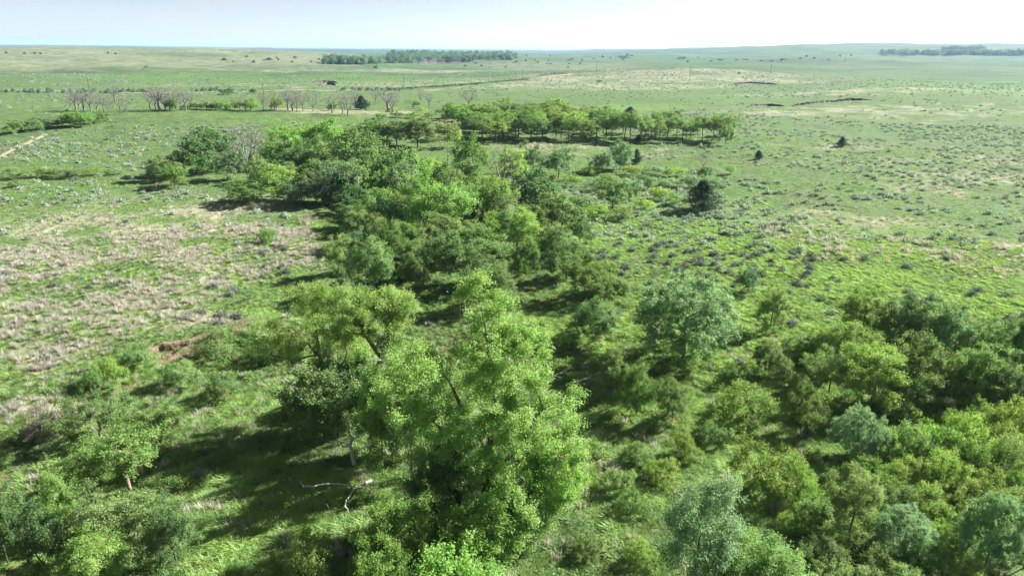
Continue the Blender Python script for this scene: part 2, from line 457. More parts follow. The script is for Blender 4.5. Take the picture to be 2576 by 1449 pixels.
LR0, LR1 = math.log(20.0), math.log(32000.0)
_k0 = 13
_GZ = GZ.reshape(nR_, nA_)[_k0:, :431]
_Hx = H
def H(x, y):
    """height of the ground mesh itself, read off its grid"""
    x = np.asarray(x, float); y = np.asarray(y, float)
    az = np.degrees(np.arctan2(x, y)); d = np.hypot(x, y)
    u = (az + 47) / 94 * 430; v = (np.log(np.maximum(d, 1e-3)) - LR0) / (LR1 - LR0) * 589
    ok = (u >= 0) & (u < 430) & (v >= 0) & (v < 589)
    uu = np.clip(u, 0, 429.999); vv = np.clip(v, 0, 588.999)
    i, j = uu.astype(int), vv.astype(int); fu, fv = uu - i, vv - j
    z = (_GZ[j, i] * (1 - fu) + _GZ[j, i + 1] * fu) * (1 - fv) + (_GZ[j + 1, i] * (1 - fu) + _GZ[j + 1, i + 1] * fu) * fv
    if not ok.all():
        z = np.where(ok, z, 0); z[~ok] = _Hx(x[~ok], y[~ok])
    return z

def ribbon(name, pts, width, mat, lift, label, step=1.5, edge=.2, seed=1):
    P = np.array([spot(*p)[:2] for p in pts])
    seg = np.hypot(*np.diff(P, axis=0).T); s = np.concatenate([[0], np.cumsum(seg)])
    n = max(int(s[-1] / step), 6); t = np.linspace(0, s[-1], n)
    x, y = np.interp(t, s, P[:, 0]), np.interp(t, s, P[:, 1])
    k = max(3, n // 14) | 1
    pad = lambda a: np.convolve(np.pad(a, k // 2, mode='edge'), np.ones(k) / k, 'valid')
    x, y = pad(x), pad(y)
    tx, ty = np.gradient(x), np.gradient(y); l = np.hypot(tx, ty) + 1e-9
    nx, ny = -ty / l, tx / l
    V = []
    for j, u in enumerate((-.5, -.17, .17, .5)):
        wv = width * u * (1 + edge * 2 * (vn(t / (width * 1.3), np.full(n, j * 7.), seed) - .5))
        X, Y = x + nx * wv, y + ny * wv
        V.append(np.stack([X, Y, H(X, Y) + lift - (lift * .8 if abs(u) > .4 else 0)], -1))
    V = np.stack(V, 1).reshape(-1, 3)
    i = np.arange(n - 1)[:, None] * 4 + np.arange(3)[None, :]
    q = np.stack([i, i + 4, i + 5, i + 1], -1).reshape(-1, 4)[:, ::-1]
    return tag(obj(name, mesh_np(name, V, quads=q, mats=[mat], smooth=True)), label, kind='structure')

ribbon("dirt_road", [(0, 227), (200, 231), (405, 236), (560, 232), (700, 229), (800, 229), (900, 227.5), (1000, 225), (1100, 219), (1200, 211.5), (1315, 202), (1400, 191), (1440, 187)],
       3.4, ROADM, .28, "pale dirt road crossing the prairie behind the dead trees", 4)
ribbon("dirt_track", [(-60, 425), (-6, 398), (20, 383), (60, 364), (100, 346), (114, 338)], 1.5, ROADM, .16, "pale two-track lane curving up the knoll at the left edge", 1.5)
ribbon("footpath", [(1500, 1120), (1512, 1190), (1517, 1240), (1522, 1300), (1520, 1360), (1530, 1440)], .30, PATHM, .05, "thin bare footpath worn in the grass beside the tall cottonwood", .3, .5)
ribbon("far_track", [(2040, 171), (2100, 166), (2150, 160), (2210, 157)], 7, GULLY, .5, "brown track scar on the far right slope", 8)

def eroded_bank(name, pts, h, run, mat, label, step=.25, seed=5):
    P = np.array([spot(*p)[:2] for p in pts])
    seg = np.hypot(*np.diff(P, axis=0).T); s = np.concatenate([[0], np.cumsum(seg)])
    n = max(int(s[-1] / step), 12); t = np.linspace(0, s[-1], n)
    x, y = np.interp(t, s, P[:, 0]), np.interp(t, s, P[:, 1])
    tx, ty = np.gradient(x), np.gradient(y); l = np.hypot(tx, ty) + 1e-9
    nx, ny = ty / l, -tx / l                     # towards the viewer's side
    if (nx * x + ny * y).mean() > 0: nx, ny = -nx, -ny
    fade = np.minimum(1, np.minimum(np.arange(n), np.arange(n)[::-1]) / (n * .16)) ** .6
    hh = h * fade * (.75 + .5 * vn(t / (h * 1.2), t * 0, seed))
    rows = [(-.5, 1.04), (-.1, 1.06), (0.0, 1.0), (.05, .80), (.02, .60), (.10, .42), (.25, .28), (.55, .12), (1.0, -.06)]
    V = []
    for j, (o_, z_) in enumerate(rows):
        jag = (vn(t / .35, np.full(n, j * 3.1), seed + 3) - .5) * .22 * h + (vn(t / 1.1, np.full(n, 2.2), seed + 8) - .5) * .5 * h
        off = run * o_ + jag * (0 if j == 0 else 1)
        X, Y = x + nx * off, y + ny * off
        base = H(x + nx * run, y + ny * run)
        top = np.maximum(H(x - nx * .5 * run, y - ny * .5 * run), base + hh)
        Z = base + (top - base) * z_ * np.where(z_ > .9, 1, fade * .2 + .8)
        if j == 0: Z = H(X, Y) - .02
        V.append(np.stack([X, Y, Z], -1))
    m_ = len(rows)
    V = np.stack(V, 1).reshape(-1, 3)
    i = np.arange(n - 1)[:, None] * m_ + np.arange(m_ - 1)[None, :]
    q = np.stack([i, i + 1, i + m_ + 1, i + m_], -1).reshape(-1, 4)
    return tag(obj(name, mesh_np(name, V, quads=q, mats=[mat])), label, kind='structure')

eroded_bank("cut_bank", [(372, 889), (400, 881), (440, 872), (470, 866), (500, 855)], .65, .8, SOIL, "short red earth cut bank at the meadow edge", .07)
eroded_bank("gully_bank", [(1990, 268), (2040, 264), (2090, 259), (2140, 254), (2195, 253)], 1.3, 1.0, GULLY, "dark eroded gully bank on the right-hand plain", .6)
eroded_bank("gully_bank", [(1880, 270), (1930, 267), (1975, 268)], 1.0, .9, GULLY, "shorter dark gully bank left of the long one", .6)
eroded_bank("gully_bank", [(785, 209), (815, 208), (850, 210)], 1.4, 1.2, GULLY, "dark gully bank beyond the row of dead trees", 1)
eroded_bank("gully_bank", [(805, 216), (825, 213), (845, 216)], 1.9, 1.5, GULLY, "small dark gully pit just below the farther bank", 1)
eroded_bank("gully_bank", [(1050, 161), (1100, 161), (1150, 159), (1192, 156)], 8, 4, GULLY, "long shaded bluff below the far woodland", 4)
eroded_bank("gully_bank", [(1350, 194), (1390, 190), (1432, 187)], 2.0, 1.5, GULLY, "brown road cut where the dirt road tops the tan rise", 1.5)
eroded_bank("gully_bank", [(1840, 213), (1890, 211), (1960, 214)], 1.2, 3, GULLY, "low dark gully line on the middle plain", 1)

# ------------------------------------------------------------------ plant builders
def tube(V, Q, a, b, ra, rb, n=5):
    d = b - a; L = np.linalg.norm(d)
    if L < 1e-6: return
    d = d / L
    u = np.cross(d, (0, 0, 1.) if abs(d[2]) < .9 else (1., 0, 0)); u /= np.linalg.norm(u); v = np.cross(d, u)
    k = len(V) and sum(len(q) for q in V) or 0
    th = np.arange(n) / n * 2 * math.pi
    ring = np.cos(th)[:, None] * u + np.sin(th)[:, None] * v
    V.append(np.concatenate([a + ring * ra, b + ring * rb]))
    i = np.arange(n); j = (i + 1) % n
    Q.append(np.stack([k + i, k + j, k + n + j, k + n + i], -1))

def skeleton(rng, stems, tips, r0, rtip, seg=.6, bend=.18, wander=.12, pl=.22, up=.0):
    """grow limbs from the given stems to every tip; returns nodes, parents, radii, limb ids"""
    N = []; Par = []; PL = []; limb = []
    for si, st in enumerate(stems):
        st = [np.array(p, float) for p in st]
        prev = -1
        if si > 0:
            dd = [np.linalg.norm(st[0] - q) for q in N]; prev = int(np.argmin(dd))
        for a, b in zip([None] + st[:-1], st):
            if a is None:
                if si == 0:
                    N.append(b); Par.append(-1); PL.append(0.); limb.append(0); prev = 0
                    continue
                a = N[prev]
            n = max(1, int(np.linalg.norm(b - a) / seg))
            for q in range(1, n + 1):
                p = a + (b - a) * q / n + (rng.normal(0, wander * seg * .5, 3) if q < n else 0)
                N.append(p); Par.append(prev); PL.append(PL[prev] + np.linalg.norm(p - N[prev])); limb.append(si); prev = len(N) - 1
    root = N[0]
    order = np.argsort([np.linalg.norm(t - stems[0][-1]) + .4 * rng.random() for t in tips])
    nl = len(stems)
    tipn = []
    n_stem = len(N)
    for k in order:
        t = tips[k]
        P = np.array(N); L = np.array(PL)
        dist = np.linalg.norm(P - t, axis=1)
        cost = dist + pl * L + np.where(P[:, 2] > t[2] + .15 * dist, (P[:, 2] - t[2]) * .8, 0)
        cost[: max(2, n_stem // 6)] += .6 * dist[: max(2, n_stem // 6)]
        j = int(np.argmin(cost)); a = N[j]
        n = max(1, int(dist[j] / seg)); prev = j
        lid = limb[j]
        if lid < len(stems) and j < n_stem and lid == 0: lid = nl; nl += 1
        mid = (a + t) / 2 + np.array((0, 0, bend * dist[j] * (1 if up >= 0 else -1))) + rng.normal(0, wander * dist[j], 3)
        for q in range(1, n + 1):
            f = q / n
            p = (1 - f) ** 2 * a + 2 * f * (1 - f) * mid + f * f * t + (rng.normal(0, wander * seg * .6, 3) if q < n else 0)
            N.append(p); Par.append(prev); PL.append(PL[prev] + np.linalg.norm(p - N[prev])); limb.append(lid); prev = len(N) - 1
        tipn.append(prev)
    cnt = np.zeros(len(N))
    ch = np.zeros(len(N), int)
    for i in range(len(N) - 1, 0, -1):
        if ch[i] == 0: cnt[i] += 1
        if Par[i] >= 0: cnt[Par[i]] += cnt[i]; ch[Par[i]] += 1
    rad_ = rtip * np.maximum(cnt, 1) ** .5
    rad_ = np.maximum(rad_ * min(1.0, 1), rtip)
    rad_ = rtip + (rad_ - rtip) * (r0 - rtip) / max(rad_[0] - rtip, 1e-6)
    return np.array(N), Par, rad_, limb

def wood(N, Par, rad_, sel=None, flare=1.35, n=5, thin=None):
    V, Q = [], []
    for i, p in enumerate(Par):
        if p < 0 or (sel is not None and not sel(i)): continue
        ra, rb = rad_[p], rad_[i]
        if ra > rb * 1.7: ra = rb * 1.35
        if p == 0: ra *= flare
        m = n if max(ra, rb) > .04 else 3
        tube(V, Q, N[p], N[i], ra, rb, m + (3 if ra > .15 else 0))
    if not V: return np.zeros((0, 3)), np.zeros((0, 4), int)
    return np.concatenate(V), np.concatenate(Q)

def unit(v):
    return v / (np.linalg.norm(v, axis=-1, keepdims=True) + 1e-9)

def leaves(rng, pos, axis, size, ratio=.6, sw=None, var=.35, loose=.62):
    n = len(pos)
    nrm = unit(rng.normal(0, loose, (n, 3)) + (np.array((0, 0, .8)) if sw is None else sw))
    axis = unit(axis - nrm * (axis * nrm).sum(-1, keepdims=True) * .8)
    s = unit(np.cross(axis, nrm)); L = (size * (1 + var * rng.uniform(-1, 1, n)))[:, None]; W = L * ratio * .5
    a = pos; b = pos + axis * L * .45 + s * W; c = pos + axis * L; d = pos + axis * L * .45 - s * W
    V = np.stack([a, b, c, d], 1).reshape(-1, 3)
    return V, np.arange(4 * n).reshape(-1, 4)

def sprays(rng, C, rc, per, ctr, outw=.7, upw=.5, twigs=9, spread=.10, droop=0., flat=1.):
    """leaf positions along little twigs that radiate from every clump centre"""
    n = len(C)
    o = unit(C - ctr)
    td = unit(rng.normal(0, .75, (n, twigs, 3)) + o[:, None] * outw + np.array((0, 0, upw)))
    td[..., 2] *= flat
    ln = rc * rng.uniform(.55, 1.25, (n, twigs))
    k = max(1, per // twigs)
    t = rng.uniform(.08, 1, (n, twigs, k)) ** .75
    p = C[:, None, None] + td[:, :, None] * (ln[..., None] * t)[..., None]
    p = p + rng.normal(0, spread * rc, p.shape)
    p[..., 2] -= droop * t ** 2 * ln[..., None]
    ax = unit(td[:, :, None] * .6 + rng.normal(0, .6, p.shape) + np.array((0, 0, -.25)))
    tint = np.clip(rng.normal(.5, .28, (n, 1, 1)) + rng.normal(0, .18, (n, twigs, k)) + .0 * t, 0, 1)
    R_ = np.abs(C - ctr).max() + 1e-6
    sw = unit((p - C[:, None, None]) / (np.reshape(rc, (-1, 1, 1, 1)) * 1.0) * .55 + (p - ctr) / R_ * .75 + np.array((0, 0, .35)))
    return p.reshape(-1, 3), ax.reshape(-1, 3), tint.ravel(), sw.reshape(-1, 3)

def poisson(rng, gen, n, dmin, tries=4000):
    out_ = []
    for _ in range(tries):
        p = gen()
        if p is None: continue
        if all(np.linalg.norm(p - q) > dmin for q in out_):
            out_.append(p)
            if len(out_) >= n: break
    return np.array(out_)

def crown_centres(rng, n, rx, rz, zc, lob=.35, inner=.45, low=-.75):
    ph = rng.uniform(0, 6.28, 5); am = rng.uniform(.3, 1, 5)
    def gen():
        v = rng.normal(0, 1, 3); v /= np.linalg.norm(v)
        if v[2] < low: return None
        th = math.atan2(v[1], v[0])
        l = 1 + lob * (am[0] * math.sin(2 * th + ph[0]) + am[1] * math.sin(3 * th + ph[1] + 2 * v[2]) + am[2] * math.sin(4 * v[2] + ph[2] + th)) / 1.6
        r = (inner + (1 - inner) * rng.random() ** .6) * l
        return np.array((v[0] * rx * r, v[1] * rx * r, zc + v[2] * rz * r))
    return poisson(rng, gen, n, (rx * rx * rz) ** (1 / 3) * 1.5 / n ** (1 / 3) * .62)

class Kind:
    """meshes of one plant, shared by its copies"""
    def __init__(s, h, wd, parts): s.h, s.w, s.parts = h, wd, parts

def leafy(seed, h, wd, nclump, per, size, rc, trunk_h=.28, mat='green', ratio=.6, bark=None, low=-.7, twigs=9, r0=None, lean=0., multi=1,
          outw=.7, upw=.5, droop=0., flat=1., lob=.35, zc=None, rzf=None, seg=.5, inner=.45, spread=.10, blossom=0.):
    rng = np.random.default_rng(seed)
    rz = h * (1 - trunk_h) / 2 * .94 if rzf is None else h * rzf
    z0 = (h * trunk_h + rz) if zc is None else h * zc
    C = crown_centres(rng, nclump, wd / 2 * .84, rz * .9, z0, lob, inner, low)
    C[:, 0] += lean * C[:, 2]
    r0 = r0 or h * .022
    if multi == 1:
        stems = [[(0, 0, -.25), (lean * h * .1 + rng.normal(0, .08), rng.normal(0, .08), h * trunk_h * .9), (lean * h * .45, rng.normal(0, .15), z0)]]
    else:
        stems = [[(0, 0, -.2), (0, 0, .12 * h)]]
        for k in range(multi):
            a = k / multi * 6.28 + rng.random()
            stems.append([(0, 0, .08 * h), (math.cos(a) * wd * .14, math.sin(a) * wd * .14, h * .3), (math.cos(a) * wd * .25, math.sin(a) * wd * .25, h * .55)])
    N, P, rd, lb = skeleton(rng, stems, C, r0, h * .0022, seg=seg * h / 7)
    V, Q = wood(N, P, rd)
    bm_ = mesh_np("trunk", V, quads=Q, mats=[bark or BARK], smooth=True)
    p, ax, ti, sw = sprays(rng, C, rc, per, np.array((lean * z0, 0, z0 - rz * .5)), outw, upw, twigs, spread, droop, flat)
    LV, LQ = leaves(rng, p, ax, size, ratio, sw)
    mats = [LM[mat]]
    mi = None
    if blossom > 0:
        mats.append(LM['blossom'])
        top = (p[:, 2] - p[:, 2].min()) / np.ptp(p[:, 2])
        mi = ((top + rng.normal(0, .12, len(p))) > (1 - blossom)).astype(int)
    cm_ = mesh_np("crown", LV, quads=LQ, mats=mats, attrs=dict(tint=np.repeat(ti, 4)), midx=mi)
    zz = LV[:, 2]; xx = np.hypot(LV[:, 0] - lean * z0, LV[:, 1])
    return Kind(np.quantile(zz, .995), 2 * np.quantile(xx, .95), [("trunk", bm_), ("crown", cm_)])

def juniper(seed, h, wd, n, size, far=False, slope=.85):
    rng = np.random.default_rng(seed)
    nb = 26 if far else 90
    C = []
    for i in range(nb):
        f = (i + rng.random()) / nb
        z = h * (.09 + .89 * f)
        r = wd / 2 * min(1, 1.25 * (1 - f) ** slope + .03) * (.72 + .36 * rng.random()) * min(1, .6 + f * 3)
        a = i * 2.4 + rng.normal(0, .3)
        for q in ((.3, .62, .93) if not far else (.75,)):
            C.append((math.cos(a) * r * q, math.sin(a) * r * q, z + .10 * r * q))
    C = np.array(C)
    stems = [[(0, 0, -.2), (0, 0, h * .5), (.05, .04, h * .93)]]
    N, P, rd, lb = skeleton(rng, stems, C[:: 3], h * .03, h * .003, seg=.6, bend=-.05, pl=.0)
    V, Q = wood(N, P, rd)
    tm = mesh_np("trunk", V, quads=Q, mats=[BARK], smooth=True)
    p, ax, ti, sw = sprays(rng, C, .13 * wd * (1.5 if far else 1), max(8, n // len(C)), np.array((0, 0, h * .2)), 1.0, .75, 7, .13)
    ax = unit(ax + np.array((0, 0, .55)))
    LV, LQ = leaves(rng, p, ax, size, .42, sw)
    cm_ = mesh_np("crown", LV, quads=LQ, mats=[LM['juniper']], attrs=dict(tint=np.repeat(ti, 4)))
    return Kind(np.quantile(LV[:, 2], .998), wd, [("trunk", tm), ("crown", cm_)])

def bare(seed, h, wd, tips, r0, bark=BARKD, stemsf=None, twig=True, fork=.25, spread=1.0, near=False):
    rng = np.random.default_rng(seed)
    C = []
    nl = rng.integers(3, 6)
    def gen():
        v = rng.normal(0, 1, 3); v /= np.linalg.norm(v); v[2] = abs(v[2])
        r = .55 + .45 * rng.random() ** .5
        zf = v[2] * r
        return np.array((v[0] * wd / 2 * r * (.35 + .75 * min(1, zf * 1.6)) * spread, v[1] * wd / 2 * r * (.35 + .75 * min(1, zf * 1.6)) * spread, h * (fork + .08) + h * (.90 - fork) * zf))
    C = poisson(rng, gen, tips, h * .05)
    stems = [[(0, 0, -.3), (rng.normal(0, .1), rng.normal(0, .1), h * fork), (rng.normal(0, .3), rng.normal(0, .3), h * .55)]]
    for k in range(nl):
        a = k / nl * 6.28 + rng.normal(0, .4); q = rng.uniform(.5, .9)
        stems.append([(0, 0, h * fork * rng.uniform(.75, 1.1)), (math.cos(a) * wd * .16, math.sin(a) * wd * .16, h * (fork + .2)), (math.cos(a) * wd * .34 * q, math.sin(a) * wd * .34 * q, h * (.62 + .25 * rng.random()))])
    N, P, rd, lb = skeleton(rng, stems, C, r0, h * (.0026 if near else .0030), seg=h * .055, wander=.16, bend=.04, pl=.12)
    if twig:
        N = list(N); P = list(P); rd = list(rd); lb = list(lb)
        par = set(P)
        ends = [i for i in range(len(P)) if i not in par]
        for e in ends:
            d0 = N[e] - N[P[e]]; d0 = d0 / (np.linalg.norm(d0) + 1e-9)
            for _ in range(6 if near else 4):
                dd = unit(d0 + rng.normal(0, .55, 3) + np.array((0, 0, .2)))
                p2 = N[e] + dd * h * rng.uniform(.03, .085)
                N.append(p2); P.append(e); rd.append(h * (.0020 if near else .0022)); lb.append(lb[e])
        N = np.array(N); rd = np.array(rd)
    parts = []
    ids = sorted(set(lb))
    V, Q = wood(N, P, rd, lambda i: lb[i] == 0)
    parts.append(("trunk", mesh_np("trunk", V, quads=Q, mats=[bark], smooth=True)))
    main = [k for k in ids if 0 < k <= nl]
    for k in main:
        V, Q = wood(N, P, rd, lambda i: lb[i] == k)
        if len(V): parts.append(("limb", mesh_np("limb", V, quads=Q, mats=[bark], smooth=True)))
    V, Q = wood(N, P, rd, lambda i: lb[i] > nl)
    if len(V): parts.append(("twigs", mesh_np("twigs", V, quads=Q, mats=[bark], smooth=True)))
    return Kind(h, wd, parts)

KIN = {}
KIN['tree'] = [leafy(100 + i, 7, 6.2, 92, 330, .135, .86, (.12, .17, .10, .14, .20)[i], multi=(1, 1, 1, 2, 1)[i], lob=.62, r0=.12, spread=.14, outw=.7, upw=.65, twigs=11, ratio=.7) for i in range(5)]
KIN['treefar'] = [leafy(130 + i, 7, 6.4, 60, 150, .25, 1.0, (.08, .14, .06, .16)[i], lob=.60, r0=.14, spread=.15, outw=.7, ratio=.7) for i in range(4)]
KIN['flat'] = [leafy(150 + i, 6, 7.6, 70, 300, .14, .80, .34, mat='olive', lob=.45, rzf=.28, zc=.68, flat=.7, r0=.15, low=-.5, bark=BARKT, spread=.15) for i in range(2)]
KIN['feather'] = [leafy(160 + i, 7, 7.4, 120, 360, .19, .95, .06, mat='blue', ratio=.30, lob=.18, twigs=8, outw=1.1, upw=.25, droop=.25, spread=.08, multi=(1, 3)[i], r0=.12) for i in range(2)]
KIN['soft'] = [leafy(170 + i, 7, 4.6, 90, 360, .125, .80, .06, mat='grey', ratio=.45, lob=.3, outw=.7, upw=.7, spread=.15, r0=.10) for i in range(2)]
KIN['shrub'] = [leafy(180 + i, 2.6, 4.0, 72, 170, .095, .52, .04, mat='yellow', multi=4, lob=.65, low=-.3, r0=.05, zc=.42, rzf=.50, upw=1.0, spread=.13, ratio=.7) for i in range(5)]
KIN['shrubfar'] = [leafy(190 + i, 2.6, 4.2, 34, 70, .20, .7, .02, mat='yellow', multi=3, lob=.4, low=-.2, r0=.05, zc=.40, rzf=.48, upw=.6, spread=.17, ratio=.7) for i in range(3)]
KIN['locust'] = [leafy(200 + i, 8.6, 6.4, 54, 110, .26, .90, .34, mat='olive', lob=.45, rzf=.34, zc=.64, flat=.8, r0=.14, low=-.6, upw=.6, spread=.16) for i in range(5)]
KIN['blossom'] = [leafy(210 + i, 8.2, 6.4, 54, 110, .26, .90, .34, mat='yellow', lob=.45, rzf=.34, zc=.64, flat=.8, r0=.14, low=-.6, upw=.6, spread=.16, blossom=.42) for i in range(2)]
KIN['juniper'] = [juniper(220, 5.4, 5.0, 30000, .17), juniper(221, 5.4, 4.6, 22000, .19)]
KIN['juniperfar'] = [juniper(225, 5, 4.6, 1800, .6, True), juniper(226, 5, 4.2, 1800, .6, True)]
KIN['dead'] = [bare(230 + i, 11, (8, 6, 9, 5, 7)[i], (150, 110, 160, 80, 130)[i], .26, fork=(.16, .3, .2, .35, .24)[i]) for i in range(5)]
KIN['deadnear'] = [bare(240, 11, 9.5, 170, .38, fork=.16, near=True), bare(241, 8, 6.5, 70, .22, fork=.2, near=True)]
KIN['snag'] = [bare(245, 8, 1.8, 9, .16, fork=.5), bare(246, 3, 3.2, 30, .06, fork=.1, near=True, bark=BARKW)]

rnd = random.Random(7)
LEAFNAME = {'tree': 'leafy_tree', 'treefar': 'leafy_tree', 'flat': 'flat_topped_tree', 'feather': 'feathery_tree', 'soft': 'soft_leaved_tree', 'shrub': 'bush', 'shrubfar': 'bush',
            'locust': 'locust_tree', 'blossom': 'blossoming_tree', 'juniper': 'juniper_tree', 'juniperfar': 'juniper_tree', 'dead': 'dead_tree', 'deadnear': 'dead_tree', 'snag': 'dead_snag'}
CATN = {'shrub': 'bush', 'shrubfar': 'bush', 'snag': 'dead tree', 'dead': 'dead tree', 'deadnear': 'dead tree'}

def place(kind, v, loc, hh, ww, label, tint=None, group=None, rot=None, tiltx=0, tilty=0, name=None, flatten=False):
    K = KIN[kind][v % len(KIN[kind])]
    e = bpy.data.objects.new(name or LEAFNAME[kind], None); COL.objects.link(e)
    e.empty_display_size = .5
    e.location = loc
    e.rotation_euler = (tiltx, tilty, rnd.uniform(0, 6.28) if rot is None else rot)
    e.scale = (ww / K.w, ww / K.w, hh / K.h)
    tag(e, label, CATN.get(kind, 'tree'), group)
    for nm, me in K.parts:
        c = bpy.data.objects.new(nm, me); COL.objects.link(c); c.parent = e
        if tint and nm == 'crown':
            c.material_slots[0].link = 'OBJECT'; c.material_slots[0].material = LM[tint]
    return e

SPOTS = []
BELT = "trees of the creek belt"
def plant(kind, cx, base, top, wpx, label, tint=None, group=None, v=None, sink=0., **k):
    p = spot(cx, base)
    far_ = group == BELT and base < 760
    hh = height_at(p, top, cx) * (1.10 if far_ and base < 600 else 1.0 if far_ else .96)
    ww = wpx * depth(p + np.array((0, 0, hh * .5))) / FP * (1.25 if far_ and base < 600 else 1.08 if far_ else .98)
    if v is None: v = rnd.randrange(9)
    SPOTS.append((p[0], p[1], ww / 2))
    return place(kind, v, (p[0], p[1], p[2] - .05 - sink), hh, ww, label, tint, group, **k)
# ------------------------------------------------------------------ the two big cottonwoods (each limb its own part)
def cottonwood(name, base, lobes, stems, seed, per, rcl, size, r0, label, nclump=7, dead=0):
    rng = np.random.default_rng(seed)
    C = []
    for (x, y, z, r) in lobes:
        got = poisson(rng, lambda: np.array((x, y, z)) + (lambda v: v / np.linalg.norm(v) * r * (.35 + .65 * rng.random() ** .5))(rng.normal(0, 1, 3)) * np.array((1, 1, .85)), nclump, r * .55, 200)
        C.append(got)
    C = np.concatenate(C); C = C[C[:, 2] > .8]
    N, P, rd, lb = skeleton(rng, stems, C, r0, .014, seg=.55, wander=.13, bend=.10, pl=.15)
    e = bpy.data.objects.new(name, None); COL.objects.link(e); e.location = base
    tag(e, label, 'tree', 'cottonwoods standing over the creek bottom')
    for k in sorted(set(lb)):
        V, Q = wood(N, P, rd, lambda i: lb[i] == k, n=6)
        if len(V): obj("trunk" if k == 0 else "limb", mesh_np("trunk" if k == 0 else "limb", V, quads=Q, mats=[BARK], smooth=True), e)
    if dead:
        V, Q = [], []
        par = set(P); ends = [i for i in range(len(P)) if i not in par]
        for i in rng.choice(ends, dead, replace=False):
            d0 = unit(N[i] - N[P[i]] + rng.normal(0, .2, 3))
            a = N[i]
            for q in range(4):
                b = a + unit(d0 + rng.normal(0, .35, 3)) * rng.uniform(.3, .6); tube(V, Q, a, b, .022 - .004 * q, .018 - .004 * q, 3); a = b
                for _ in range(2):
                    tube(V, Q, a, a + unit(d0 + rng.normal(0, .7, 3)) * rng.uniform(.2, .55), .009, .004, 3)
        dt = obj("dead_twigs", mesh_np("dead_twigs", np.concatenate(V), quads=np.concatenate(Q), mats=[BARKW], smooth=True), e); dt['kind'] = 'stuff'
    ctr = np.array((C[:, 0].mean(), C[:, 1].mean(), C[:, 2].min()))
    p, ax, ti, sw = sprays(rng, C, rcl, per, ctr, .55, .45, 13, .16, .12)
    LV, LQ = leaves(rng, p, ax, size, .85, sw)
    obj("crown", mesh_np("crown", LV, quads=LQ, mats=[LM['cotton']], attrs=dict(tint=np.repeat(ti, 4))), e)
    SPOTS.append((base[0], base[1], 3))
    return e

rg = np.random.default_rng(3)
b0 = spot(1232, 1335)
L1 = [(-.6, 14.9, 1.15), (-4.0, 12.9, 1.15), (.6, 13.8, 1.5), (2.5, 12.9, 1.4), (.2, 12.3, 1.6), (-4.2, 11.6, 1.1), (-5.2, 10.3, 1.4), (-1, 11, 1.9), (1.9, 11.0, 1.9), (3.3, 10.3, 1.7), (4.4, 9.5, 1.45),
      (-4.3, 8.6, 1.2), (-2.4, 8.4, 1.9), (.5, 9, 2.2), (2.9, 8.2, 2.0), (-3.6, 6.2, 1.3), (-2, 6, 1.9), (1, 6.6, 2.2), (4.3, 6.8, 1.7), (5.3, 6.1, 1.3), (3.2, 5.2, 1.9), (4.9, 4.6, 1.4), (-1, 3.6, 1.9), (2, 3.7, 1.9), (3.6, 2.9, 1.6), (-3.4, 3.8, 1.7), (-.5, 1.8, 1.8), (1.6, 1.8, 1.7), (-2.2, 2.4, 1.7), (.2, 5.2, 2.2), (-.6, 7.4, 2.0), (1.5, 9.6, 2.0), (-1.6, 9.8, 1.7), (-3.9, 2.2, 1.8), (4.6, 3.2, 1.5), (2.8, 1.2, 1.5)]
L1 = [(x * .86 - .25, float(rg.normal(0, 1.4)) + (-1.9 if z < 6 and abs(x) < 3 else 0), z, r) for x, z, r in L1]
cottonwood("cottonwood_tree", (b0[0], b0[1], b0[2] - .05), L1,
           [[(0, 0, -.3), (.1, .1, 2.5), (-.1, .2, 5), (.3, 0, 8), (.2, .1, 11), (-.3, 0, 14)], [(0, .1, 3), (-2, -.6, 6.2), (-3.9, -.8, 9.2), (-4.6, -.6, 10.3)], [(0, 0, 4), (1.8, -.4, 6.5), (3.1, -.2, 8.8)],
            [(0, .2, 5.2), (-2, .8, 9), (-3.4, .6, 12.6)], [(0, 0, 1.6), (1.8, -1.2, 3.2), (3.4, -1.0, 4.6)]],
           11, 680, .78, .094, .36, "tallest bright green cottonwood in the middle, its ragged spire topping the creek thicket", 8, 34)
b1 = spot(958, 1060)
L2 = [(-6.9, 8.6, 1.45), (-5.3, 10, 1.5), (-3.1, 10.7, 1.35), (-1.2, 10.8, 1.4), (.6, 9.9, 1.35), (1.7, 9.7, 1.1), (-4, 8.2, 1.5), (-6.2, 6.8, 1.2), (-1.7, 8.4, 1.4), (.2, 8.7, 1.4), (-3.3, 6.4, 1.1), (1.2, 8.0, .9)]
L2 = [(x, float(rg.normal(0, 1.1)), z, r * 1.12) for x, z, r in L2]
cottonwood("cottonwood_tree", (b1[0], b1[1], b1[2] - .05), L2,
           [[(0, 0, -.3), (-.5, 0, 2.0), (-.6, .1, 3.2)], [(-.6, .1, 3.0), (-2.9, -.2, 5.0), (-4.6, -.2, 6.1), (-6, 0, 7.6), (-6.6, .1, 8.8)], [(-.6, .1, 3.1), (.2, .2, 5.2), (.9, .3, 6.8), (1.2, .3, 8.6)],
            [(.3, .2, 5.6), (-.9, .5, 7.4), (-1.3, .6, 9.8)], [(-4.4, -.2, 6.0), (-4.6, .2, 8), (-4.8, .3, 9.8)]],
           12, 620, .76, .092, .36, "pale cottonwood with bare leaning limb and open crown, left of the tallest cottonwood", 11, 16)

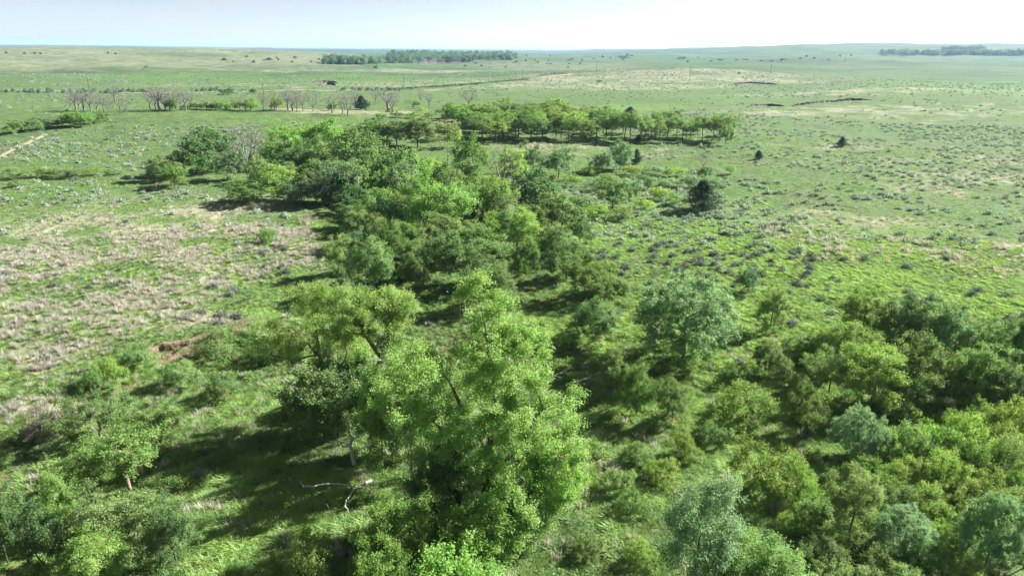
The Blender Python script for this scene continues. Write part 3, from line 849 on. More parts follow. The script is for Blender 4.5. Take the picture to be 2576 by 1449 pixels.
# ------------------------------------------------------------------ near trees and bushes, one by one
BELT, CLUMP, FORE, THICK = "trees of the creek belt", "trees of the right-hand clump", "single trees and bushes in the foreground grass", "low bushes of the right-hand thicket"
T = plant
T('tree', 1040, 1205, 838, 215, "dense green tree tucked against the left side of the tallest cottonwood", 'olive', BELT, 0)
T('tree', 850, 1105, 872, 285, "broad olive thicket tree below the leaning bare cottonwood limb", 'olive', BELT, 3)
T('tree', 1000, 1150, 862, 190, "pale rounded tree joining the pale cottonwood to the tallest one", 'cotton', BELT, 3)
T('tree', 905, 1010, 850, 150, "yellow-green tree behind the pale cottonwood's fork", 'cotton', BELT, 2)
T('tree', 935, 1060, 900, 160, "olive tree filling the gap under the pale cottonwood's fork", 'olive', BELT, 1)
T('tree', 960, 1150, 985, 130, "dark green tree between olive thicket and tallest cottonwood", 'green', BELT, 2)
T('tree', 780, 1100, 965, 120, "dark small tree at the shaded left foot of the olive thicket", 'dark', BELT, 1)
T('tree', 985, 1500, 1232, 235, "sunlit leafy sapling in front of the tallest cottonwood, bottom centre", 'bright', FORE, 1)
T('tree', 760, 1545, 1338, 215, "yellow-green treetop cut off by the bottom edge, left of the sunlit sapling", 'yellow', FORE, 2)
T('shrub', 1150, 1560, 1360, 330, "wide leafy bush along the bottom edge below the tallest cottonwood", 'bright', FORE, 0)
T('tree', 1375, 1330, 1085, 190, "leafy young tree leaning on the right foot of the tallest cottonwood", 'bright', BELT, 4)
T('tree', 1245, 1425, 1170, 250, "low leafy tree hiding the foot of the tallest cottonwood", 'green', BELT, 2)
T('tree', 1130, 1340, 1080, 200, "shaded dense tree at the left foot of the tallest cottonwood", 'dark', BELT, 4)
T('feather', 1715, 905, 688, 262, "large rounded blue-green tree standing alone in the bright grass", 'blue', FORE, 0)
T('feather', 2145, 1158, 1012, 132, "silvery grey-green feathery tree between the thicket bushes", 'grey', FORE, 1)
T('tree', 1493, 862, 742, 150, "small spreading tree with visible trunk left of the blue-green tree", 'olive', FORE, 3)
T('tree', 1600, 1045, 905, 120, "upright young tree with straight thin trunk in the sunny grass", 'green', FORE, 1)
T('tree', 1552, 985, 872, 110, "olive young tree behind the upright one with the thin trunk", 'olive', FORE, 4)
T('tree', 1690, 1065, 945, 112, "young tree growing from a mound of dry litter", 'olive', FORE, 2)
T('tree', 1938, 830, 706, 95, "small lone tree with bare trunk right of the blue-green tree", 'olive', FORE, 0)
T('tree', 1925, 935, 848, 95, "little tree below the lone one with bare trunk", 'olive', FORE, 4)
T('tree', 1880, 735, 668, 80, "soft grey-green sapling at the foot of the sage slope", 'blue', FORE, 1)
for (x, b, t, wd, c, v, l) in (
        (2165, 850, 708, 150, 'bright', 0, "bright yellow-green tree topping the far end of the right clump"),
        (2255, 885, 732, 170, 'olive', 3, "olive tree beside the bright one in the back row of the clump"),
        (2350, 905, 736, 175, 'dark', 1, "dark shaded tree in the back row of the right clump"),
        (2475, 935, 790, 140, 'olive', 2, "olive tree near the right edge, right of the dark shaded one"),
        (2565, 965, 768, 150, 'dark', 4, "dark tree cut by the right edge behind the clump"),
        (2105, 925, 800, 150, 'yellow', 2, "yellow-green tree at the left shoulder of the right clump"),
        (2085, 990, 868, 130, 'olive', 1, "low olive tree at the left front foot of the clump"),
        (2190, 1025, 850, 205, 'yellow', 0, "broad sunlit tree in the middle front of the right clump"),
        (2305, 1012, 838, 180, 'green', 3, "broad green tree right of the sunlit middle-front tree"),
        (2440, 1015, 860, 165, 'green', 4, "green tree with a dark trunk at the right front of the clump"),
        (2545, 1050, 905, 130, 'dark', 0, "dark tree at the right edge in front of the clump"),
        (2030, 905, 842, 90, 'yellow', 3, "small yellow-green tree leading the clump on its left"),
        (2265, 1045, 940, 130, 'olive', 2, "low shaded tree under the front rim of the clump"),
        (2400, 880, 780, 120, 'olive', 4, "olive crown peeping between the dark tree and the right edge")):
    T('tree', x, b, t, wd, l, c, CLUMP, v)
T('tree', 2020, 1092, 962, 118, "round dense tree on a thin stem in front of the clump", 'green', FORE, 3)
T('shrub', 1868, 1065, 950, 175, "rounded yellow-green bush left of the round dense tree", 'yellow', THICK, 1)
T('shrub', 1925, 1235, 1112, 190, "arching yellow-green bush with dark twiggy middle in the right foreground", 'yellow', THICK, 3)
T('shrub', 2010, 1260, 1165, 110, "small bush leaning on the arching bush's right side", 'bright', THICK, 4)
T('tree', 2138, 1345, 1155, 165, "open-crowned tree with crooked dark trunk in the right foreground", 'olive', FORE, 0)
T('soft', 1745, 1490, 1192, 200, "tall soft grey-green tree with slender stem at the bottom edge", 'grey', FORE, 0)
T('soft', 1905, 1540, 1338, 230, "green leafy treetop at the bottom edge right of the soft grey tree", 'green', FORE, 1)
T('feather', 2262, 1395, 1268, 150, "grey-green bush-like tree below the open-crowned tree", 'grey', FORE, 1)
T('feather', 2480, 1425, 1222, 160, "grey-green tree near the right edge with a slanting dark trunk", 'blue', FORE, 0)
T('tree', 2575, 1430, 1262, 110, "grey-green treetop cut by the lower right edge", 'blue', FORE, 2)
T('flat', 252, 1102, 980, 190, "olive tree with crooked trunk at the left above the shaded hollow", 'olive', FORE, 0)
T('flat', 330, 1240, 1066, 285, "flat-topped open tree with pale forked trunk at lower left", 'green', FORE, 1)
T('tree', 175, 1345, 1170, 150, "leafy tree behind the bottom-left group, left of the flat-topped tree", 'green', FORE, 2)
T('tree', 290, 1420, 1205, 230, "broad green tree in the middle of the bottom-left corner group", 'olive', FORE, 0)
T('tree', 135, 1450, 1240, 160, "dark green tree at the left end of the corner group", 'dark', FORE, 3)
T('tree', 445, 1430, 1238, 165, "dark tree with exposed trunk at the right end of the corner group", 'dark', FORE, 1)
T('tree', 22, 1420, 1196, 120, "dark treetop cut by the left edge near the bottom corner", 'dark', FORE, 4)
T('soft', 250, 1500, 1300, 170, "pale green sapling in front of the bottom-left corner group", 'yellow', FORE, 1)
T('shrub', 285, 975, 893, 78, "bright green bush on the meadow edge below the cut bank", 'bright', FORE, 0)
T('shrub', 338, 930, 848, 95, "rounded green bush touching the left end of the red cut bank", 'olive', FORE, 3)
T('shrub', 545, 905, 822, 112, "dense round bush at the right end of the red cut bank", 'olive', FORE, 1)
T('shrub', 238, 990, 925, 70, "small bush between the bright bush and the crooked olive tree", 'olive', FORE, 2)
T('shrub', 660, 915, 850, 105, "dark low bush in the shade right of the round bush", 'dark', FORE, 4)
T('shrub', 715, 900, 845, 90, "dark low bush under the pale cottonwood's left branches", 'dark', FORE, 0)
T('shrub', 120, 1105, 1020, 95, "dull brown-stemmed bush left of the crooked olive tree", 'dull', FORE, 3)
T('shrub', 455, 968, 905, 120, "low brush in front of the red cut bank", 'olive', FORE, 2)
T('shrub', 560, 1000, 935, 100, "half-shaded low brush between cut bank and creek shade", 'olive', FORE, 4)
T('shrub', 672, 610, 565, 55, "small lone bush standing in the tan meadow grass", 'green', FORE, 1)
T('shrub', 1010, 860, 800, 90, "olive bush just right of the pale cottonwood", 'olive', BELT, 3)
T('shrub', 1555, 1235, 1180, 90, "low dark-green bush beside the footpath", 'olive', FORE, 2)

bushes = [(1600, 1160, 1110, 90, 'olive'), (1665, 1210, 1150, 100, 'yellow'), (1590, 1290, 1235, 95, 'green'), (1720, 1150, 1095, 90, 'yellow'), (1790, 1120, 1062, 100, 'olive'), (1480, 1400, 1345, 100, 'olive'), (1610, 1420, 1360, 110, 'yellow'), (1420, 1180, 1130, 70, 'green')]
for i, (x, b, t, wd, c) in enumerate(sorted(bushes)):
    T('shrub', x, b, t, wd, "low rough bush in the clearing right of the tallest cottonwood, %s from the left" % ORD[i], c, FORE)

# ------------------------------------------------------------------ the belt of trees winding back from the cottonwoods
G3, TF = BELT, 'treefar'
belt = [
 ('tree', 1425, 705, 600, 120, 'olive', "olive tree right of the grassy lane, beside the sage slope"), ('tree', 1478, 755, 640, 125, 'green', "green tree right of the grassy lane, below the olive lane-side one"), ('tree', 1395, 660, 565, 110, 'olive', "olive tree at the upper end of the grassy lane"), ('tree', 1540, 770, 690, 90, 'olive', "little olive tree between the lane-side trees and the sage slope"),
 ('tree', 930, 745, 600, 150, 'olive', "rounded olive tree behind the pale cottonwood"), ('tree', 985, 690, 555, 120, 'green', "taller green tree rising behind the rounded olive one"),
 ('tree', 870, 690, 590, 90, 'olive', "small olive tree at the meadow side of the belt's lower end"),
 ('tree', 1165, 720, 578, 215, 'olive', "wide olive tree in the middle of the belt above the tallest cottonwood"), ('tree', 1240, 775, 660, 150, 'olive', "brownish-olive tree right behind the tallest cottonwood's top"),
 ('tree', 1300, 640, 520, 160, 'bright', "bright green tree crowning the middle of the belt"), ('tree', 1230, 660, 560, 110, 'bright', "smaller bright tree left of the bright crowning one"),
 ('tree', 1325, 690, 600, 75, 'green', "thin-stemmed little tree at the belt's right edge"), 
 ('tree', 1525, 730, 660, 90, 'green', "pale green tree at the outermost right rim of the belt"),
 ('tree', 1090, 610, 428, 165, 'cotton', "tall pale-green cottonwood in the middle of the belt"), ('tree', 1165, 560, 470, 100, 'green', "green tree close right of the belt's tall pale cottonwood"),
 ('tree', 1020, 590, 480, 90, 'olive', "olive tree close left of the belt's tall pale cottonwood"), ('tree', 1100, 660, 575, 110, 'dark', "dark tree under the belt's tall pale cottonwood"),
 (TF, 1345, 540, 432, 150, 'dark', "large dark round tree near the belt's right bend"), (TF, 1415, 575, 500, 90, 'olive', "olive tree below the large dark round one"),
 (TF, 1260, 590, 500, 100, 'olive', "olive tree left below the large dark round one"), (TF, 1205, 520, 440, 90, 'green', "green tree between tall pale cottonwood and half-dead tree"),
 (TF, 1178, 445, 338, 85, 'green', "tall upright green tree in front of the locust grove"), (TF, 1175, 480, 405, 90, 'dark', "dark tree at the foot of the tall upright green one"),
 (TF, 1055, 485, 395, 95, 'bright', "bright green bushy tree in the belt's far bend"), (TF, 985, 500, 380, 110, 'olive', "olive tree left of the far bend's bright tree"),
 (TF, 905, 455, 330, 120, 'dark', "largest dark round tree in the belt's far left part"), (TF, 935, 480, 400, 80, 'olive', "olive tree in front of the largest dark round one"),
 (TF, 850, 520, 440, 90, 'blue', "blue-green tree at the belt's near left side"), (TF, 800, 480, 410, 90, 'green', "green tree in the left cluster behind the yellowish one"),
 (TF, 700, 500, 422, 82, 'yellow', "pale yellow-green tree at the front of the left cluster"), (TF, 755, 505, 440, 70, 'dark', "dark tree between pale yellow-green and blue-green trees"),
 (TF, 615, 510, 462, 80, 'green', "low green tree at the left cluster's front"), (TF, 655, 460, 400, 70, 'olive', "olive tree just below the large grey dead tree"),
 (TF, 530, 432, 328, 110, 'dark', "dark round tree left of the large grey dead tree"), (TF, 575, 455, 385, 75, 'blue', "blue-green tree at the foot of the large dead tree"),
 (TF, 412, 455, 398, 65, 'olive', "outlying small olive tree at the belt's far left tip"), (TF, 465, 440, 385, 75, 'green', "outlying small green tree near the belt's far left tip"), (TF, 440, 470, 420, 60, 'green', "outlying low tree between two others at the belt's left tip"),
 (TF, 690, 415, 345, 80, 'olive', "olive tree right of the large grey dead tree"), (TF, 735, 400, 325, 80, 'bright', "bright tree behind the olive one right of the dead tree"),
 (TF, 785, 385, 318, 75, 'bright', "bright leafy tree on the belt's back edge"), (TF, 835, 395, 308, 85, 'bright', "tallest bright tree on the belt's back edge"), (TF, 880, 380, 325, 60, 'green', "small green tree right of the tallest bright back-edge tree"),
 (TF, 830, 450, 370, 90, 'olive', "olive tree in the hollow between bright and dark trees"), (TF, 760, 445, 375, 80, 'dark', "dark tree in the thick of the left cluster"),
 (TF, 1340, 432, 364, 58, 'blue', "dark blue-green tree right of the half-dead tree"), (TF, 1405, 448, 378, 72, 'blue', "spreading blue-green tree in the open right of the belt"),
 (TF, 1558, 428, 358, 66, 'blue', "tall blue-green tree standing in open brush near the small juniper"), (TF, 1515, 435, 384, 60, 'grey', "grey-green tree touching the tall blue-green one"),
 (TF, 1540, 525, 455, 78, 'olive', "olive tree in the brush left of the lone juniper"), (TF, 1585, 500, 448, 66, 'grey', "grey-green tree right of that brush's olive tree"), (TF, 1622, 478, 445, 44, 'dark', "small dark tree nearest the lone juniper on its left"),
 (TF, 1000, 365, 305, 100, 'olive', "olive tree at the grove's left end"), (TF, 950, 360, 308, 70, 'green', "green tree left of the grove's left end tree"), (TF, 925, 345, 305, 40, 'dark', "small dark tree on the belt's back rim"),
 (TF, 1050, 372, 300, 90, 'olive', "olive tree with short dark trunk beside the grove"), (TF, 1255, 545, 480, 80, 'dark', "dark tree right under the half-dead tree"),
 (TF, 1460, 610, 540, 80, 'olive', "olive low tree at the sage slope's upper left rim"), (TF, 1385, 640, 570, 90, 'olive', "olive round tree right of the bright crowning tree"),
 ('tree', 1050, 740, 640, 80, 'olive', "slender small tree on the shaded grass gap"), ('tree', 1010, 640, 560, 70, 'green', "narrow green tree at the belt's inner left side"),
 ('tree', 1235, 720, 640, 90, 'green', "green tree between the wide olive one and thin-stemmed one"), ('tree', 900, 600, 520, 90, 'olive', "olive tree on the belt's near left flank"),
 (TF, 960, 555, 480, 90, 'green', "green tree inside the left flank of the belt"), (TF, 890, 545, 470, 80, 'dark', "dark tree inside the left flank of the belt"),
]
for k, x, b, t, wd, c, l in belt:
    T(k, x, b, t, wd, l, c, G3)
fb = random.Random(19)
for base, x0, x1, n, hp, wp, lab in (
        (438, 500, 930, 9, 80, 74, "belt tree level with the large dead tree's foot, %s from the left"),
        (474, 590, 1120, 11, 84, 78, "belt tree in the row just nearer than the large dead tree, %s from the left"),
        (520, 720, 1400, 13, 92, 86, "belt tree in the row level with the lone juniper's foot, %s from the left"),
        (575, 890, 1400, 10, 104, 92, "belt tree in the row just nearer than the lone juniper, %s from the left"),
        (640, 880, 1310, 8, 108, 100, "belt tree in the second row beyond the cottonwoods, %s from the left"),
        (705, 870, 1270, 6, 112, 105, "belt tree in the first row beyond the cottonwoods, %s from the left")):
    xs = sorted(x0 + (x1 - x0) * (i + fb.uniform(.1, .9)) / n for i in range(n))
    for i, x in enumerate(xs):
        b = base + fb.uniform(-14, 14); h_ = hp * fb.uniform(.6, 1.15)
        if 1085 < x < 1215 and b > 690: continue
        if 555 < x < 690 and b < 490: continue
        if 1215 < x < 1320 and b < 560: continue
        T('tree' if base > 600 else 'treefar', x, b, b - h_, wp * fb.uniform(.8, 1.25), lab % ORD[i], fb.choice(('green', 'olive', 'olive', 'green', 'bright', 'dark', 'grey')), G3)
T('deadnear', 625, 425, 303, 118, "large silver-grey dead tree in the left part of the belt", None, "dead trees", 0, rot=.6)
T('deadnear', 582, 430, 345, 60, "thinner dead tree left of the large silver-grey one", None, "dead trees", 1)
T('deadnear', 1265, 480, 362, 105, "half-dead tree with bare crooked limbs before the grove", None, "dead trees", 1, rot=2)
T('treefar', 1290, 470, 385, 60, "leafy remnant beside the half-dead tree's bare limbs", 'bright', BELT)
T('snag', 1128, 430, 352, 16, "thin dark dead snag before the tall upright green tree", None, "dead trees", 0)
T('deadnear', 1768, 425, 385, 40, "small grey dead tree above the lone juniper", None, "dead trees", 1)
T('treefar', 1772, 450, 420, 32, "small blue-green tree under the small grey dead tree", 'blue', BELT)
T('snag', 880, 735, 660, 60, "white bare dead sapling behind the pale cottonwood", None, "dead trees", 1)
T('juniper', 1765, 529, 450, 96, "lone dark conical juniper on the bright right slope", None, "junipers", 0)
T('juniper', 1600, 412, 374, 32, "dark pointed juniper beside the tall blue-green tree", None, "junipers", 1)
T('juniper', 1907, 402, 377, 24, "small dark juniper on the open right plain, nearer the lone juniper", None, "junipers", 1)
T('juniper', 2117, 370, 344, 27, "small dark juniper farthest right on the open plain", None, "junipers", 0)
T('juniper', 910, 277, 240, 44, "dark bushy juniper among the far dead trees", None, "junipers", 0)
T('juniper', 1585, 288, 268, 34, "dark juniper behind the grove's right part", None, "junipers", 1)
T('juniper', 1605, 358, 338, 22, "small dark juniper under the front of the locust grove", None, "junipers", 0)

# ------------------------------------------------------------------ low bushes: rows told apart by their order
def bushrow(pts, label, tints, group, kind='shrub', from_='left'):
    pts = sorted(pts)
    for i, (x, b, t, wd) in enumerate(pts):
        T(kind, x, b, t, wd, label % ORD[i], tints[(i * 7 + x) % len(tints)], group)

YB = ('yellow', 'yellow', 'olive', 'bright')
bushrow([(2212, 1150, 1065, 120), (2275, 1160, 1060, 130), (2345, 1150, 1050, 130), (2420, 1140, 1030, 130), (2490, 1120, 1010, 120), (2555, 1100, 985, 120), (2390, 1090, 1020, 90), (2460, 1075, 1000, 90)],
        "bush in the thicket's upper row under the right clump, %s from the left", YB, THICK)
bushrow([(2215, 1225, 1150, 120), (2290, 1225, 1140, 130), (2370, 1220, 1120, 140), (2450, 1200, 1100, 140), (2530, 1190, 1080, 130), (2565, 1240, 1160, 100)],
        "bush in the thicket's middle row, %s from the left", YB, THICK)
bushrow([(2250, 1290, 1215, 120), (2330, 1300, 1215, 130), (2410, 1290, 1200, 140), (2500, 1275, 1180, 140), (2560, 1310, 1240, 100)],
        "bush in the thicket's lower row near the right edge, %s from the left", YB, THICK)
bushrow([(2040, 1340, 1270, 110), (2060, 1420, 1340, 130), (2190, 1440, 1360, 140), (2330, 1440, 1350, 140), (2400, 1360, 1290, 110), (2340, 1370, 1300, 90), (2120, 1500, 1410, 150), (2280, 1500, 1420, 150), (2430, 1500, 1410, 150), (1980, 1340, 1285, 80), (2200, 1290, 1235, 80)],
        "ragged bush in the lower right corner grass, %s from the left", ('yellow', 'olive', 'olive', 'green'), THICK)
bushrow([(1850, 955, 905, 80), (1970, 960, 905, 90), (2010, 990, 935, 80), (1990, 880, 840, 60)],
        "bush scattered between blue-green tree and right clump, %s from the left", ('olive', 'yellow', 'green'), THICK)
bushrow([(1440, 470, 440, 60), (1490, 480, 452, 60), (1530, 462, 436, 60), (1480, 440, 414, 50), (1590, 440, 415, 60), (1650, 440, 418, 60), (1700, 445, 420, 60), (1735, 470, 440, 60), (1660, 500, 470, 70), (1700, 515, 485, 60), (1500, 545, 510, 80),
         (1450, 525, 490, 70), (1560, 550, 518, 70), (1620, 525, 495, 60), (1835, 440, 415, 40), (1800, 470, 445, 50), (1680, 470, 446, 60), (1560, 480, 455, 50), (1610, 460, 436, 50)],
        "low bush in the brush field left of the lone juniper, %s from the left", ('yellow', 'olive', 'yellow', 'grey'), "bushes of the brush field before the grove", 'shrubfar')
bushrow([(20, 452, 422, 70), (70, 448, 425, 60), (110, 445, 420, 60), (150, 446, 420, 65), (195, 445, 424, 55), (235, 442, 420, 50), (45, 470, 448, 50), (285, 440, 424, 45)],
        "low olive bush in the band across the left meadow's back, %s from the left", ('olive', 'yellow'), "bushes behind the left meadow", 'shrubfar')
bushrow([(20, 338, 312, 50), (55, 332, 300, 55), (95, 328, 292, 60), (135, 322, 298, 50)],
        "dark bush in the clump above the lane's bend, %s from the left", ('olive', 'dark'), "bushes beside the far lane", 'treefar')
bushrow([(178, 318, 282, 55), (205, 320, 276, 60), (235, 312, 282, 50), (260, 305, 285, 40)],
        "bright green bush in the clump below the grey dead trees, %s from the left", ('bright', 'green'), "bushes below the far dead trees", 'treefar')
bushrow([(495, 275, 258, 40), (520, 277, 256, 44), (548, 277, 254, 46), (578, 276, 258, 36), (604, 278, 250, 40), (632, 279, 246, 44), (470, 276, 262, 30), (838, 279, 250, 40), (695, 277, 240, 40), (432, 278, 245, 36)],
        "light green creek tree among the far dead trees, %s from the left", ('bright', 'yellow', 'green'), "green trees of the far creek", 'treefar')
bushrow([(960, 300, 284, 40), (1000, 296, 278, 40), (1040, 298, 280, 45), (1085, 300, 280, 40), (1110, 290, 272, 36), (985, 282, 268, 36), (1130, 305, 285, 40), (1060, 284, 270, 30)],
        "green bush on the creek flat left of the grove, %s from the left", ('green', 'olive', 'yellow'), "bushes on the creek flat", 'shrubfar')
T('blossom', 1050, 280, 250, 26, "small cream-blossomed tree alone on the creek flat", None, "blossoming trees", 0)
T('treefar', 1135, 300, 262, 44, "dark green tree at the grove's back left corner", 'green', BELT)

# ------------------------------------------------------------------ the locust grove, row by row
def grove(xs, base, top, wd, label, kind='locust', tints=('olive',), jit=5):
    r_ = random.Random(len(xs) * 31 + int(base))
    for i, x in enumerate(sorted(xs)):
        T(kind, x + r_.uniform(-8, 8), base + r_.uniform(-jit, jit) * 1.6, top + r_.uniform(-13, 16), wd * r_.uniform(1.0, 1.6), label % ORD[i], tints[r_.randrange(len(tints))], "locust trees of the grove", r_.randrange(9))
grove(range(1205, 1545, 21), 353, 290, 56, "thin-trunked locust in the grove's front row, %s from the left", tints=('olive', 'olive', 'green', 'yellow'))
grove(range(1562, 1850, 14), 348, 290, 44, "thin-trunked locust in the detached right part of the grove, %s from the left", tints=('olive', 'green', 'olive'), jit=8)
grove(range(1160, 1530, 26), 328, 275, 56, "locust in the grove's second row, %s from the left", tints=('olive', 'green', 'yellow'))
grove(range(1150, 1500, 27), 308, 262, 54, "locust in the grove's third row, %s from the left", tints=('yellow', 'olive'))
grove(range(1180, 1440, 30), 292, 256, 50, "locust in the grove's rearmost row, %s from the left", tints=('olive', 'yellow'))
for x, b, t, wd, l in ((1255, 352, 300, 70, "cream-blossomed tree in the grove's front row, left"), (1225, 345, 302, 60, "cream-blossomed tree half hidden at the grove's front left corner"), (1120, 352, 300, 70, "low cream-blossomed tree outside the grove's left end"),
                       (1430, 305, 264, 70, "cream-blossomed tree on the grove's back crest, left one"), (1475, 308, 270, 66, "cream-blossomed tree on the grove's back crest, right one"), (1145, 372, 322, 50, "small cream-blossomed tree in front of the grove's left end")):
    T('blossom', x, b, t, wd, l, None, "blossoming trees", 1)
T('treefar', 1525, 318, 272, 64, "bright round green tree between the grove's two parts", 'bright', BELT, 0)
T('treefar', 1215, 335, 290, 50, "vivid green tree standing among the grove's olive locusts", 'bright', BELT, 1)
T('treefar', 1825, 365, 318, 36, "small round-topped tree at the grove's right end", 'olive', BELT, 1)
T('treefar', 1700, 297, 278, 40, "dull green tree behind the detached right part", 'olive', BELT, 2)

# ------------------------------------------------------------------ far dead trees along the creek
dl = [(190, 277, 222, 36), (212, 279, 226, 34), (245, 280, 228, 30), (262, 282, 236, 22), (290, 258, 218, 26), (318, 287, 238, 22), (380, 276, 226, 34), (402, 281, 214, 44), (428, 279, 224, 34), (455, 276, 222, 30), (480, 268, 226, 26),
      (618, 280, 238, 30), (664, 281, 224, 22), (692, 280, 234, 36), (736, 281, 222, 42), (762, 280, 240, 20), (788, 281, 224, 40), (836, 286, 238, 28), (876, 291, 232, 38), (945, 258, 224, 26), (976, 281, 226, 46), (895, 262, 228, 30),
      (200, 275, 230, 30), (228, 279, 226, 34), (178, 272, 232, 26), (274, 284, 240, 24), (303, 280, 240, 22), (392, 277, 218, 34), (416, 280, 222, 36), (442, 275, 226, 30), (468, 279, 230, 26), (725, 278, 228, 30), (748, 283, 230, 30), (862, 288, 240, 26), (988, 284, 232, 34), (1058, 256, 230, 20), (1080, 272, 236, 22), (1180, 264, 228, 46)]
for i, (x, b, t, wd) in enumerate(sorted(dl)):
    T('dead', x, b, t - 5, wd * 1.35, "bare grey dead tree on the far creek, %s from the left" % ORD[i], None, "dead trees along the far creek", i)

# ------------------------------------------------------------------ scattered far trees, single small things
def fartree(x, b, hpx, wpx, label, kind='juniperfar', tint=None, group="far scattered junipers"):
    p = spot(x, b); s_ = depth(p) / FP
    place(kind, rnd.randrange(4), (p[0], p[1], p[2] - .05), hpx * s_, wpx * s_, label, tint, group)
T('treefar', 573, 240, 222, 36, "dark round tree standing alone on the far dirt road", 'dark', "far roadside trees")
T('treefar', 637, 236, 222, 22, "smaller dark tree right of the one on the far road", 'dark', "far roadside trees")
T('treefar', 1508, 208, 202, 16, "small dark bush on the tan rise", 'dark', "far roadside trees")
T('treefar', 367, 172, 166, 10, "dark square bush on the far tan hill", 'dark', "far roadside trees")
fr = random.Random(5)
rows = [("far juniper speck on the left horizon hill, %s from the left", [(x, 134 + fr.uniform(-3, 4), 5, 6) for x in (16, 62, 88, 102, 272, 291)]),
        ("far juniper speck in the string beyond the far woodland's right, %s from the left", [(1290 + i * 21 + fr.uniform(-16, 16), 149 + fr.uniform(-8, 6), fr.uniform(1.8, 5.5), fr.uniform(3, 11)) for i in range(16)]),
        ("far juniper speck on the middle plain, %s from the left", [(1180 + i * 22 + fr.uniform(-16, 16), 163 + fr.uniform(-9, 9), fr.uniform(1.8, 4.5), fr.uniform(3, 8)) for i in range(14)]),
        ("far juniper speck below the right horizon ridge, %s from the left", [(1690 + i * 22 + fr.uniform(-18, 18), 148 + fr.uniform(-7, 10), fr.uniform(1.8, 5), fr.uniform(3, 10)) for i in range(22)]),
        ("far dark tree speck on the hills behind the dirt road, %s from the left", [(560 + i * 19 + fr.uniform(-15, 15), 152 + fr.uniform(-9, 7), fr.uniform(2, 6), fr.uniform(4, 18)) for i in range(16)])]
for lb_, ps in rows:
    for i, (x, b, hp, wp) in enumerate(sorted(ps)):
        fartree(x, b, hp, wp, lb_ % ORD[i])
fartree(946, 176, 12, 13, "dark rounded tree alone on the plain below the far woodland", 'treefar', 'dark', "far lone trees")
fartree(1570, 150, 9, 30, "wide dark thicket tree on the middle horizon", 'treefar', 'dark', "far lone trees")
fartree(1718, 150, 7, 14, "round dark tree on the middle horizon, right of the wide one", 'treefar', 'dark', "far lone trees")
fartree(1860, 187, 5, 11, "dark round bush alone on the green right plain", 'treefar', 'dark', "far lone trees")

# ------------------------------------------------------------------ utility poles and fence posts
def pole(x, b, t, label):
    p = spot(x, b); h = min(max(height_at(p, t, x), 8), 15)
    e = bpy.data.objects.new("utility_pole", None); COL.objects.link(e); e.location = p
    tag(e, label, "utility pole", "utility poles along the road")
    V, Q = [], []; tube(V, Q, np.array((0, 0, -.3)), np.array((0, 0, h)), .20, .14, 8)
    obj("pole", mesh_np("pole", np.concatenate(V), quads=np.concatenate(Q), mats=[POLE]), e)
    V, Q = [], []; tube(V, Q, np.array((-1.1, .2, h - .6)), np.array((1.1, .2, h - .6)), .08, .08, 4)
    obj("crossarm", mesh_np("crossarm", np.concatenate(V), quads=np.concatenate(Q), mats=[POLE]), e)
    for xx in (-1, 0, 1):
        V, Q = [], []; z = h - .5 if xx else h
        tube(V, Q, np.array((xx, .2 * abs(xx), z)), np.array((xx, .2 * abs(xx), z + .2)), .06, .04, 6)
        obj("insulator", mesh_np("insulator", np.concatenate(V), quads=np.concatenate(Q), mats=[BARKW]), e)
pole(225, 227, 195, "wooden utility pole leaning at far left above the dead trees")
pole(664, 250, 212, "wooden utility pole rising among the far dead trees")
pole(1017, 224, 192, "wooden utility pole standing where the dirt road starts uphill")
pole(1315, 201, 174, "wooden utility pole midway up the dirt road")
pole(1501, 181, 153, "wooden utility pole on top of the tan rise")
pole(1736, 192, 168, "wooden utility pole on the green right plain, left of two")
pole(1938, 190, 163, "wooden utility pole on the green right plain, right of two")
pole(2125, 160, 142, "wooden utility pole beside the far brown track scar")
for i, x in enumerate((1921, 1928, 1934, 1941, 1947)):
    p = spot(x, 204); V, Q = [], []
    tube(V, Q, np.array((0, 0, -.3)), np.array((.05, 0, 2.0)), .13, .11, 6)
    tag(obj("fence_post", mesh_np("fence_post", np.concatenate(V), quads=np.concatenate(Q), mats=[POLE]), None, p),
        "short fence post on the right plain below the pole, %s from the left" % ORD[i], "fence post", "short fence posts on the right plain")

# ------------------------------------------------------------------ fallen and dead wood
def deadwood(name, x, y, length, seed, label, lift=0., r=.12, mat=None, flat=.35, tips=26, az=None, spread=.5):
    rng = np.random.default_rng(seed); p = spot(x, y)
    a = rng.uniform(0, 6.28) if az is None else R(az)
    d = np.array((math.cos(a), math.sin(a), 0)); n = np.array((-d[1], d[0], 0))
    C = [d * length * rng.uniform(.45, 1) + n * length * rng.normal(0, spread * .5) + np.array((0, 0, abs(rng.normal(.1, flat)) * length * .5 + .1)) for _ in range(tips)]
    N, P, rd, lb = skeleton(rng, [[(0, 0, .05), tuple(d * length * .35 + np.array((0, 0, .22 * length * flat + .12))), tuple(d * length * .6 + n * .1 * length + np.array((0, 0, .25)))]], np.array(C), r, .010, seg=.3, wander=.2, bend=.06)
    e = bpy.data.objects.new(name, None); COL.objects.link(e); e.location = (p[0], p[1], p[2] + lift)
    tag(e, label, "dead branch", "dead wood around the cottonwoods")
    m = mat or BARKW
    V, Q = wood(N, P, rd, lambda i: lb[i] == 0); obj("main_stem", mesh_np("main_stem", V, quads=Q, mats=[m], smooth=True), e)
    V, Q = wood(N, P, rd, lambda i: lb[i] > 0)
    if len(V): obj("branches", mesh_np("branches", V, quads=Q, mats=[m], smooth=True), e)
deadwood("fallen_branch", 895, 1200, 3.6, 4, "white bleached root tangle at the shaded foot of the thicket", 1.0, .12, flat=.9, az=115, tips=70)
